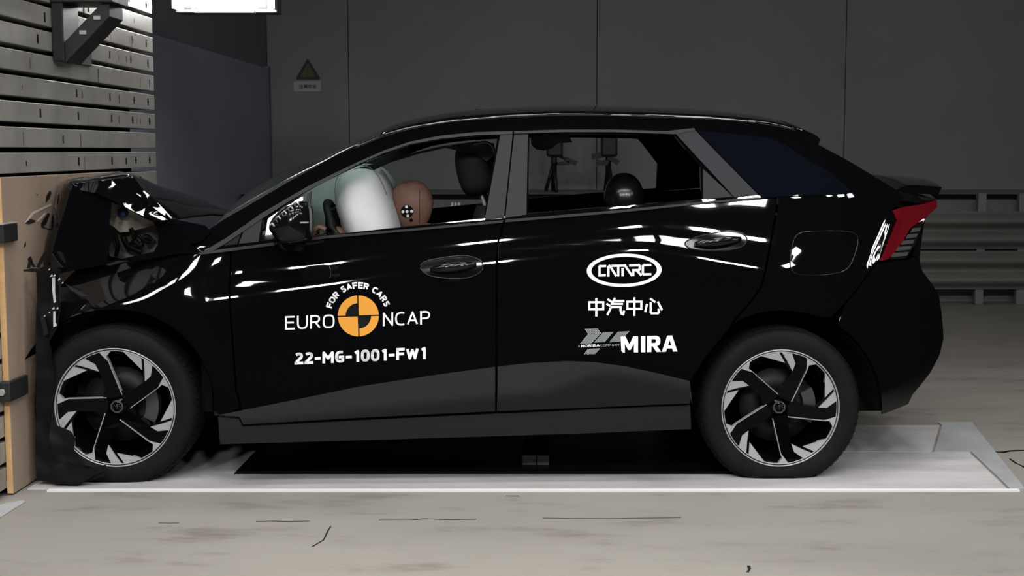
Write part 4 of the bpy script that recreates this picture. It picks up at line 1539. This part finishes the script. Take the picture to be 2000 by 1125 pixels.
def sector(a0, a1, r0, r1, gx, gy, n=14):
    pts = [(r1 * math.cos(R(a0 + (a1 - a0) * i / n)), r1 * math.sin(R(a0 + (a1 - a0) * i / n))) for i in range(n + 1)]
    if r0 > 0:
        pts += [(r0 * math.cos(R(a1 + (a0 - a1) * i / n)), r0 * math.sin(R(a1 + (a0 - a1) * i / n))) for i in range(n + 1)]
    else:
        pts.append((0, 0))
    t = R(1.8)
    out = []
    for x, y in pts:
        if gx > 0: x = max(x, 1.3)
        if gx < 0: x = min(x, -1.3)
        if gy > 0: y = max(y, 1.3)
        if gy < 0: y = min(y, -1.3)
        out.append((RC[0] + x * math.cos(t) - y * math.sin(t), RC[1] - x * math.sin(t) - y * math.cos(t)))
    return out


ring_r = 40
bk = vinyl('door_roundel', [[(RC[0] + 38 * math.cos(2 * math.pi * k / 40), RC[1] - 38 * math.sin(2 * math.pi * k / 40)) for k in range(40)]], 'black_vinyl', FDN, off=.0012)
vinyl('roundel_segments', [sector(0, 90, 0, ring_r, 1, 1), sector(180, 270, 0, ring_r, -1, -1), sector(90, 180, 25, ring_r, -1, 1), sector(270, 360, 25, ring_r, 1, -1)], 'orange_vinyl', bk, off=.0030)

# oval with the stylised letters, drawn as strokes
OC, OA, OB = (1219, 528), (73, 32.5), (64, 26.5)
n = 72
mb_polys = []
for k in range(n):
    a, c = 2 * math.pi * k / n, 2 * math.pi * (k + 1) / n
    e = lambda R_, t: (OC[0] + R_[0] * math.cos(t) , OC[1] - R_[1] * math.sin(t) - .018 * R_[0] * math.cos(t))
    mb_polys.append([e(OA, a), e(OA, c), e(OB, c), e(OB, a)])
vinyl('door_oval', mb_polys, 'white_vinyl', RDN)


def strokes(name, lines, box, size, wpx, mats, parent, skew=0.0, off=.0024):
    """pen strokes in a box of size (w, h), y down, mapped into the pixel box (x0, y0, x1, y1)"""
    polys = []
    for ln in lines:
        q = [(box[0] + (box[2] - box[0]) * x / size[0], box[1] + (box[3] - box[1]) * y / size[1] + skew * ((box[2] - box[0]) * x / size[0])) for x, y in ln]
        for (a, c) in zip(q, q[1:]):
            d = math.hypot(c[0] - a[0], c[1] - a[1])
            if d < 1e-6: continue
            ux, uy = (c[0] - a[0]) / d, (c[1] - a[1]) / d
            h = wpx / 2
            a2 = (a[0] - ux * h, a[1] - uy * h)
            c2 = (c[0] + ux * h, c[1] + uy * h)
            polys.append([(a2[0] - uy * h, a2[1] + ux * h), (c2[0] - uy * h, c2[1] + ux * h), (c2[0] + uy * h, c2[1] - ux * h), (a2[0] + uy * h, a2[1] - ux * h)])
    return vinyl(name, polys, mats, parent, off=off)


strokes('door_lettering', [[(42, 6), (10, 6), (6, 12), (6, 60), (40, 60)], [(64, 62), (64, 14), (71, 6), (78, 12), (112, 62)],
                           [(92, 6), (160, 6)], [(128, 6), (128, 62)], [(156, 62), (156, 26)], [(160, 6), (172, 6), (214, 62)],
                           [(226, 62), (226, 34), (262, 34), (268, 28), (268, 12), (262, 6), (206, 6)], [(248, 36), (274, 62)],
                           [(336, 6), (296, 6), (288, 12), (288, 54), (294, 60), (336, 60)]], (1169, 518, 1270.5, 540), (338, 66), 4.3, 'white_vinyl', RDN, skew=-.024)
# characters as strokes: zhong qi zhong xin, 100 x 100 boxes
zhong = [[(10, 22), (90, 22), (90, 66)], [(10, 66), (10, 22)], [(10, 66), (90, 66)], [(50, 2), (50, 104)]]
qi = [[(10, 8), (24, 18)], [(4, 36), (18, 46)], [(6, 98), (22, 64)], [(46, 2), (30, 34)], [(40, 16), (96, 16)], [(42, 34), (88, 34)], [(32, 54), (80, 54), (80, 74), (86, 94), (95, 98), (99, 82)]]
xin = [[(36, 8), (56, 24)], [(12, 44), (4, 82)], [(34, 34), (34, 88), (40, 96), (74, 96), (80, 90), (80, 74)], [(78, 30), (97, 72)]]
for k, ch in enumerate((zhong, qi, zhong, xin)):
    x0 = 1147.5 + k * 37.2
    strokes('door_lettering', ch, (x0, 583.5 - k * .6, x0 + 34, 615 - k * .6), (100, 100), 4.0, 'white_vinyl', RDN)
MIRA = [[(0, 0), (32, 0), (58, 50), (84, 0), (115, 0), (115, 100), (88, 100), (88, 44), (66, 84), (50, 84), (28, 44), (28, 100), (16, 100), (5, 88)],
        [(135, 0), (163, 0), (163, 100), (135, 100)],
        [(175, 0), (203, 0), (203, 100), (175, 100)],
        [(203, 0), (237, 0), (255, 7), (262, 22), (262, 42), (255, 56), (239, 64), (203, 64), (203, 44), (227, 44), (233, 38), (233, 26), (227, 20), (203, 20)],
        [(211, 64), (241, 64), (268, 100), (236, 100)],
        [(272, 100), (308, 0), (340, 0), (375, 100), (346, 100), (324, 28), (300, 100)], [(304, 60), (346, 60), (352, 80), (298, 80)]]
vinyl('door_lettering', [[(1212 + 111 * x / 375, 657.5 + 31.5 * y / 100 - 2.5 * x / 375) for x, y in pl_] for pl_ in MIRA], 'white_vinyl', RDN)
pen('door_lettering', 'A', [(1129, 673.5), (1132.5, 673.5), (1132.5, 678.5), (1129, 678.5)], 0.8, 'grey_vinyl', RDN, 30, off=.0030)
pen('door_lettering', 'HORIBA', [(1135, 673.2), (1171, 672), (1171, 677), (1135, 678.5)], 1.3, 'white_vinyl', RDN, 30, off=.0030)
pen('door_lettering', 'COMPANY', [(1172.5, 671.8), (1210, 671), (1210, 676), (1172.5, 677)], 0.8, 'grey_vinyl', RDN, 30, off=.0030)


def cut(A, B, C, D, n, duty=.62):
    """parallelogram A B C D (A-B and D-C the short ends) as n stripes running A to D"""
    out = []
    for i in range(n):
        t0, t1 = i / n, (i + duty) / n
        L = lambda p, q, t: (p[0] + (q[0] - p[0]) * t, p[1] + (q[1] - p[1]) * t)
        out.append([L(A, B, t0), L(A, B, t1), L(D, C, t1), L(D, C, t0)])
    return out


ar = cut((1142, 642.5), (1168, 641.5), (1175, 650.5), (1149, 652.5), 8) + cut((1149, 652.5), (1175, 650.5), (1156, 670.5), (1133, 671), 8)
ar += cut((1178, 649), (1199, 648.3), (1182, 668), (1160.5, 669), 7) + cut((1207, 648), (1231, 646.5), (1211, 667.5), (1190, 668.3), 7)
ar += cut((1148, 681.5), (1173.5, 680), (1163, 691.5), (1140.5, 692), 8)
vinyl('door_arrows', ar, 'grey_vinyl', RDN, off=.0020)

# ------------------------------------------------------------------ crash test dummy in the driver's seat
def skin_body(joints, bones, sub=2):
    me = bpy.data.meshes.new('b')
    me.from_pydata([j[0] for j in joints], bones, [])
    o = bpy.data.objects.new('b', me)
    COL.objects.link(o)
    o.modifiers.new('s', 'SKIN')
    for v, j in zip(me.skin_vertices[0].data, joints):
        v.radius = (j[1], j[1]) if not isinstance(j[1], tuple) else j[1]
    me.skin_vertices[0].data[0].use_root = True
    sb = o.modifiers.new('u', 'SUBSURF')
    sb.levels = sub
    dg = bpy.context.evaluated_depsgraph_get()
    out = bpy.data.meshes.new_from_object(o.evaluated_get(dg))
    bpy.data.objects.remove(o)
    bpy.data.meshes.remove(me)
    return out


yD = .50
hd = LY(806, 402, yD)
hip = Vector((hd.x + .28, yD, .46))
chest = Vector((hd.x + .15, yD, .76))
neck0 = Vector((hd.x + .085, yD, .90))
head0 = Vector((hd.x + .03, yD, hd.z - .07))
hand = LY(632, 450, .36)
handR = Vector((hand.x + .02, .64, hand.z - .02))
J = [(hip, (.15, .11)), (hip.lerp(chest, .5), (.15, .11)), (chest, (.17, .12)), (neck0, .075), (head0, .055)]
B_ = [(0, 1), (1, 2), (2, 3), (3, 4)]


def limb(start, pts):
    prev = start
    for p, r in pts:
        J.append((Vector(p), r))
        B_.append((prev, len(J) - 1))
        prev = len(J) - 1
    return prev


for s_, hnd in ((-1, hand), (1, handR)):
    sh = chest + Vector((-.02, .19 * s_, .08))
    el = Vector((sh.x - .22, sh.y + .03 * s_, .72))
    limb(2, [(sh, .062), (el, .045), (hnd + Vector((.07, 0, -.01)), .028), (hnd + Vector((.03, 0, 0)), .030)])
    kn = Vector((hip.x - .50, yD + .14 * s_, .56))
    an = Vector((hip.x - .72, yD + .13 * s_, .34))
    limb(0, [(hip + Vector((-.08, .10 * s_, 0)), .09), (kn, .065), (an, .042), (an + Vector((-.14, 0, .0)), .035)])
bme = skin_body([(tuple(p), r) for p, r in J], B_)
bm = bmesh.new()
bm.from_mesh(bme)
bpy.data.meshes.remove(bme)
for f_ in bm.faces:
    c = f_.calc_center_median()
    f_.smooth = True
    f_.material_index = 1 if ((c - head0).length < .075 and c.z > neck0.z + .02) or (c.x < hand.x + .10 and c.z > .7) else 0
# head: a domed skull tapering to the jaw, with nose, brow and ears, face turned into the bag
hv = []
nu, nv = 32, 24
vert = []
for i in range(nv + 1):
    th = -math.pi / 2 + math.pi * i / nv
    ring_ = []
    for k in range(nu):
        ph = 2 * math.pi * k / nu
        d = Vector((math.cos(th) * math.cos(ph), math.cos(th) * math.sin(ph), math.sin(th)))
        sx, sy, sz = .090, .073, .108
        q = Vector((math.copysign(abs(d.x) ** .85, d.x) * sx, d.y * sy, math.copysign(abs(d.z) ** .85, d.z) * sz))
        if q.z < 0:
            q.x *= 1 + .35 * q.z / sz * (1 if q.x > 0 else .25)
            q.y *= 1 + .25 * q.z / sz
        face_ = max(0, -d.x)
        q.x -= .022 * math.exp(-((q.y / .014) ** 2 + ((q.z + .012) / .022) ** 2)) * face_      # nose
        q.x -= .006 * math.exp(-(((q.z - .024) / .012) ** 2)) * face_                          # brow
        q.x += .008 * math.exp(-((abs(q.y) - .03) / .014) ** 2 - ((q.z - .006) / .013) ** 2) * face_   # eye hollows
        q.x -= .006 * math.exp(-((q.y / .022) ** 2 + ((q.z + .052) / .008) ** 2)) * face_      # lips
        ring_.append(bm.verts.new(hd + Matrix.Rotation(R(-10), 3, 'Y') @ q))
    vert.append(ring_)
for i in range(nv):
    for k in range(nu):
        try:
            f_ = bm.faces.new([vert[i][k], vert[i][(k + 1) % nu], vert[i + 1][(k + 1) % nu], vert[i + 1][k]])
            f_.smooth = True
            f_.material_index = 1
        except ValueError:
            pass


def add_tube_bm(pts, rs, n=8, mi=1):
    mb = MB()
    mb.tube(pts, rs, n)
    vv = [bm.verts.new(p) for p in mb.v]
    for f_ in mb.f:
        q = bm.faces.new([vv[i] for i in f_])
        q.smooth = True
        q.material_index = mi


for s_, hnd in ((-1, hand), (1, handR)):          # fingers curl round the wheel, thumb from the side of the palm
    for k, ln in enumerate((.060, .068, .064, .050)):
        y = hnd.y + (-.027 + .018 * k) * -s_
        b0 = Vector((hnd.x + .012, y, hnd.z + .004))
        add_tube_bm([b0, b0 + Vector((-ln * .45, 0, .012)), b0 + Vector((-ln * .8, 0, -.004)), b0 + Vector((-ln * .78, 0, -.026))], [.0095, .009, .0082, .007])
    b0 = Vector((hnd.x + .03, hnd.y + .028 * s_ * -1, hnd.z - .006))
    add_tube_bm([b0, b0 + Vector((-.022, -.018 * s_, -.012)), b0 + Vector((-.05, -.014 * s_, -.024))], [.011, .010, .008])
bmesh.ops.recalc_face_normals(bm, faces=bm.faces[:])
DUMMY = empty('crash_test_dummy', tuple(MW @ Vector((hip.x, hip.y, hip.z - .12))), PHI, 'brown-headed crash test dummy in navy clothes, slumped into the silver airbag', 'crash test dummy')
dm = bpy.data.meshes.new('body')
bm.to_mesh(dm)
bm.free()
dm.transform(Matrix.Translation(-Vector((hip.x, hip.y, hip.z - .12))))
dm.materials.append(M['navy'])
dm.materials.append(M['skin'])
bo = new_obj('body', dm, DUMMY)
dofs = -Vector((hip.x, hip.y, hip.z - .12))
# round head marker with five white dots, and the seam of the skull cap
def on_head(px, py):
    d = lray(px, py)
    best = None
    for k in range(400):
        y = hd.y - .12 + k * .0004
        p = OL + d * ((y - OL.y) / d.y)
        q = Matrix.Rotation(R(10), 3, 'Y') @ (p - hd)
        zz = abs(q.z) / .108
        sc = 1 + (.25 * q.z / .108 if q.z < 0 else 0)
        r2 = (abs(q.x) / .090) ** (2 / .85) + (q.y / (.073 * sc)) ** 2 + zz ** (2 / .85)
        if r2 <= 1.0: return p
    return LY(px, py, hd.y - .05)


def head_disc(name, px, py, rp, mats, parent, lift):
    mb = MB()
    c = on_head(px, py)
    pts = []
    for k in range(20):
        q = on_head(px + rp * math.cos(2 * math.pi * k / 20), py + rp * math.sin(2 * math.pi * k / 20))
        pts.append(q + Vector((0, -lift, 0)))
    cc = c + Vector((0, -lift - .0006, 0))
    k = len(pts)
    mb.add([cc] + pts, [[0, 1 + i, 1 + (i + 1) % k] for i in range(k)])
    mb.add(pts + [p + Vector((0, lift + .003, 0)) for p in pts], [[i, (i + 1) % k, (i + 1) % k + k, i + k] for i in range(k)])
    o = mb.build(name, mats, parent)
    if parent is DUMMY: o.location = dofs
    return o


tg_ = head_disc('head_marker', 795, 413, 12.5, 'black_vinyl', DUMMY, .0015)
for dx, dy in ((0, 0), (-1, -9), (1.5, 8.5), (-8, .5), (9, -.5)):
    head_disc('marker_dot', 795 + dx, 413 + dy, 2.9, 'white_vinyl', tg_, .0030)
head_disc('head_marker', 803, 430, 3.4, 'black_vinyl', DUMMY, .0015)
mb = MB()
mb.tube([on_head(819 + (.5 if k % 2 else 0), 370 + 6 * k) + Vector((0, -.0004, 0)) for k in range(12)], .0012, 5)
o = mb.build('skull_seam', 'black_vinyl', DUMMY)
o.location = dofs

# ------------------------------------------------------------------ background along the back wall
# warning sign on the wall
def plane_at(Y):
    return lambda x, y: at_depth(x, y, Y)


sg0 = at_depth(600, 148, YB)
sign = empty('warning_sign', (sg0.x, YB, sg0.z - .15), 0, 'yellow triangle warning sign with a white caption plate on the back wall', 'sign')
si = Vector(sign.location)


def sprism(px, y0, y1, mats, name, parent):
    mb = MB()
    mb.prism([(at_depth(*p, YB).x, at_depth(*p, YB).z) for p in px], YB - y0, YB - y1)
    o = mb.build(name, mats, parent)
    if parent is sign: o.location = -si
    return o


tri = sprism([(601, 115), (603.5, 117), (625, 152), (624, 155), (580, 155), (579, 152), (599, 117)], .010, .001, 'sign_black', 'triangle', sign)
sprism([(601.5, 124), (617, 150.5), (586, 150.5)], .0125, .009, 'sign_yellow', 'triangle_face', tri)
sprism([(600.2, 132), (603, 132), (602.4, 142), (600.8, 142)], .014, .012, 'sign_black', 'exclamation_mark', tri)
sprism([(600.4, 144), (602.8, 144), (602.8, 147), (600.4, 147)], .014, .012, 'sign_black', 'exclamation_mark', tri)
cpn = sprism([(574, 159), (627, 158.5), (627, 179), (574, 179.5)], .008, .001, 'sign_white', 'caption_plate', sign)
o = lettering('caption', '注意安全', [(584, 165), (619, 164.5), (619, 172.5), (584, 173)], 'sign_black', cpn, 0.02, place=lambda x, y: at_depth(x, y, YB - .0095))

# raised parapet along the back, its fascia and posts
ztp = at_depth(1900, 380, 11.7).z
b = MB()
b.box((XL + .06, 11.7, 0.002), (8.9, YB - .01, ztp), 0)
b.box((XL + .06, 11.672, ztp - .035), (8.9, 11.70, ztp + .002), 1)
tag(b.build('parapet', ['parapet', 'slot']), 'long low grey parapet behind the guardrail along the back wall', 'parapet')


def beam_profile(z0, z1, d=.075):
    n = 32
    pts = []
    for i in range(n + 1):
        t = i / n
        pts.append((d * .5 * (1 - math.cos(4 * math.pi * t)), z0 + (z1 - z0) * t))
    return pts


def guard(name, z0, z1, y, label):
    mb = MB()
    pr = beam_profile(z0, z1)
    x0, x1 = XL + .12, 8.8
    rows = [[(x, y - p[0], p[1]) for p in pr] for x in (x0, x1)]
    mb.grid(rows)
    mb.grid([[(x, y - p[0] + .006, p[1]) for p in pr[::-1]] for x in (x0, x1)])
    mb.add([(x0, y - p[0], p[1]) for p in pr] + [(x0, y - p[0] + .006, p[1]) for p in pr], [[i, i + 1, i + 1 + len(pr), i + len(pr)] for i in range(len(pr) - 1)])
    mb.add([(x1, y - p[0], p[1]) for p in pr] + [(x1, y - p[0] + .006, p[1]) for p in pr], [[i, i + 1, i + 1 + len(pr), i + len(pr)] for i in range(len(pr) - 1)])
    return tag(mb.build(name, 'rail'), label, 'guardrail', 'guardrail beams along the back')


YR = 11.45
zz = [at_depth(1900, y, YR).z for y in (565, 490, 486, 413)]
guard('guardrail_beam', zz[0], zz[1], YR, 'lower corrugated steel guardrail beam along the back')
guard('guardrail_beam', zz[2], zz[3], YR, 'upper corrugated steel guardrail beam along the back')
proto = None
plabels = {1915: 'grey guardrail post just right of the car tail', 1995: 'grey guardrail post at the right edge of the view'}
for px in (560, 790, 1020, 1250, 1480, 1710, 1915, 1995):
    x = at_depth(px, 400, YR + .06).x
    lab = plabels.get(px, 'grey guardrail post behind the car, hidden by its body')
    if px not in plabels: continue
    if proto is None:
        ztop_ = at_depth(px, 378, YR).z
        b = MB()
        b.box((-.035, -.01, .001), (.035, .055, ztop_), 0, .004)
        proto = b.build('guardrail_post', 'parapet')
        o = proto
    else:
        o = proto.copy()
        COL.objects.link(o)
    o.location = (x, YR + .02, 0)
    tag(o, lab, 'post', 'guardrail posts')
# white junction blocks standing on the upper beam
for px, lab in ((890, 'white plastic junction block on the guardrail, seen through the front window'), (1159, 'white plastic junction block on the guardrail, seen through the rear window')):
    c = at_depth(px, 391, YR - .03)
    t = empty('junction_block', (c.x, YR - .03, zz[3]), 0, lab, 'junction block', 'junction blocks on the guardrail')
    b = MB()
    b.box((-.048, -.03, .0), (.048, .03, .05), 0, .004)
    b.build('housing', 'white_plastic', t)
    b = MB()
    for k in (-.028, 0, .028):
        b.box((k - .009, -.025, .048), (k + .009, .025, .078), 0, .002)
    b.build('terminals', 'white_plastic', t)
    b = MB()
    b.box((-.034, -.0315, .012), (.034, -.0295, .022), 0)
    b.build('slit', 'slot', t)

# two camera tripods standing on the parapet
def tripod(px, lab, arms, legs):
    c = at_depth(px, 371, 12.4)
    t = empty('camera_tripod', (c.x, 12.4, ztp), 0, lab, 'tripod', 'camera tripods on the parapet')
    def q(x, y): 
        v = at_depth(x, y, 12.4)
        return Vector((v.x - c.x, 0, v.z - ztp))
    ht = q(px, 255).z
    b = MB()
    b.tube([(0, 0, 0.01), (0, 0, ht)], .028, 10)
    b.build('column', 'tripod', t)
    b = MB()
    b.box((-.07, -.06, q(0, 306).z), (.08, .06, ht + .12), 0, .02)
    b.build('camera_head', 'tripod', t)
    for dx, dy in legs:
        b = MB()
        b.tube([(0, 0, q(0, 315).z), (dx, dy, .012)], .016, 8)
        b.build('leg', 'tripod', t)
    for (x0, y0, x1, y1, r) in arms:
        b = MB()
        b.tube([q(x0, y0), q(x1, y1)], .012, 8)
        e = q(x1, y1)
        d = (q(x1, y1) - q(x0, y0)).normalized()
        u = Vector((-d.z, 0, d.x))
        h = r
        pts = [e - d * .09 - u * h, e + d * .02 - u * h, e + d * .02 + u * h, e - d * .09 + u * h]
        b.prism([(p.x, p.z) for p in pts], -.04, .04)
        b.build('handle_arm', 'tripod', t)
    return t


tripod(1082, 'black camera tripod seen through the left half of the rear window', [(1082, 300, 1122, 318, .022), (1082, 320, 1108, 319, .018)], [(-.075, 0), (.02, .22), (.02, -.2)])
tripod(1188, 'black camera tripod half hidden behind the rear headrest', [(1188, 300, 1160, 305, .026), (1188, 318, 1168, 318, .024), (1188, 306, 1204, 316, .022)], [(-.02, .2), (.03, -.2), (.05, .1)])

# floodlight hanging at the left, the one lamp the photo shows
LX0, LX1 = at_depth(340, 10, 7.7), at_depth(540, 10, 7.7)
fl_c = Vector(((LX0.x + LX1.x) / 2, 7.7, at_depth(440, 24, 7.7).z))
lamp = empty('floodlight', fl_c, 0, 'bright white floodlight hanging near the barrier at the top left', 'floodlight')
hw = (LX1.x - LX0.x) / 2
b = MB()
b.box((-hw, .02, .0), (hw, .16, .46), 0, .006)
b.build('housing', 'lamp_body', lamp)
b = MB()
b.box((-hw, -.05, .015), (-hw + .012, .02, .46))
b.box((hw - .012, -.05, .015), (hw, .02, .46))
b.box((-hw * .58, -.035, -.004), (hw * .58, .02, .006))
b.tube([(-hw * .58, -.03, .0), (-hw * .62, -.03, .02)], .006, 6)
b.tube([(hw * .58, -.03, .0), (hw * .62, -.03, .02)], .006, 6)
b.build('guard_frame', 'alu', lamp)
b = MB()
b.box((-hw * .78, -.005, .028), (hw * .78, .02, .44))
b.build('lit_face', 'lamp_face', lamp)
b = MB()
b.tube([(-hw * .5, .1, .46), (-hw * .5, .1, 6.5 - fl_c.z)], .015, 8)
b.tube([(hw * .5, .1, .46), (hw * .5, .1, 6.5 - fl_c.z)], .015, 8)
b.build('hanger', 'lamp_body', lamp)
area('floodlight_beam', (0, -.06, .22), hw * 1.5, .40, 60, 165, (R(62), 0, 0), parent=lamp)

# ceiling floodlight banks over the impact area, plus the added front and side panels
LAMP_LABELS = {18: ('white ceiling floodlight panel in the front row, tilted a little toward the car', 'front row of ceiling floodlights'),
               0: ('white ceiling floodlight panel hanging level over the car', 'level ceiling floodlights'),
               SIDE_TILT: ('unseen floodlight panel added far to the right for the streaks on the car tail', 'added floodlight panels to the right'),
               FRONT_TILT: ('unseen floodlight panel added behind the camera to brighten the car flank', 'added floodlight panels behind the camera')}
proto = None
for x, y, tilt in LAMP_XY + [(x, y, FRONT_TILT) for x, y in FRONT_XY] + [(x, y, SIDE_TILT) for x, y in SIDE_XY]:
    rz = R(SIDE_RZ) if tilt == SIDE_TILT else 0
    if proto is None:
        t = empty('ceiling_light', (x, y, LAMP_Z))
        b = MB()
        b.box((-.31, -.33, .012), (.31, .33, .14), 0, .01)
        b.build('housing', 'lamp_body', t)
        b = MB()
        b.box((-.28, -.30, .004), (.28, .30, .0125), 0)
        b.build('diffuser', 'lamp_face', t)
        proto = t
    else:
        t = proto.copy()
        COL.objects.link(t)
        t.location = (x, y, LAMP_Z)
        for ch in proto.children:
            c = ch.copy()
            COL.objects.link(c)
            c.parent = t
    t.rotation_euler = (R(tilt), 0, rz)
    b = MB()
    b.tube([(0, 0, .138), Vector((0, 0, 6.5 - LAMP_Z)) @ Matrix.Rotation(R(tilt), 3, 'X')], .015, 8)
    b.build('hanger', 'lamp_body', t)
    tag(t, LAMP_LABELS[tilt][0], 'ceiling light', LAMP_LABELS[tilt][1])
    q = Matrix.Rotation(rz, 3, 'Z') @ Matrix.Rotation(R(tilt), 3, 'X') @ Vector((0, 0, -.006))
    area('lamp_light', (x + q.x, y + q.y, LAMP_Z + q.z), .54, .58, {FRONT_TILT: FRONT_POWER, SIDE_TILT: SIDE_POWER}.get(tilt, LAMP_POWER), LAMP_SPREAD, (R(tilt), 0, rz))
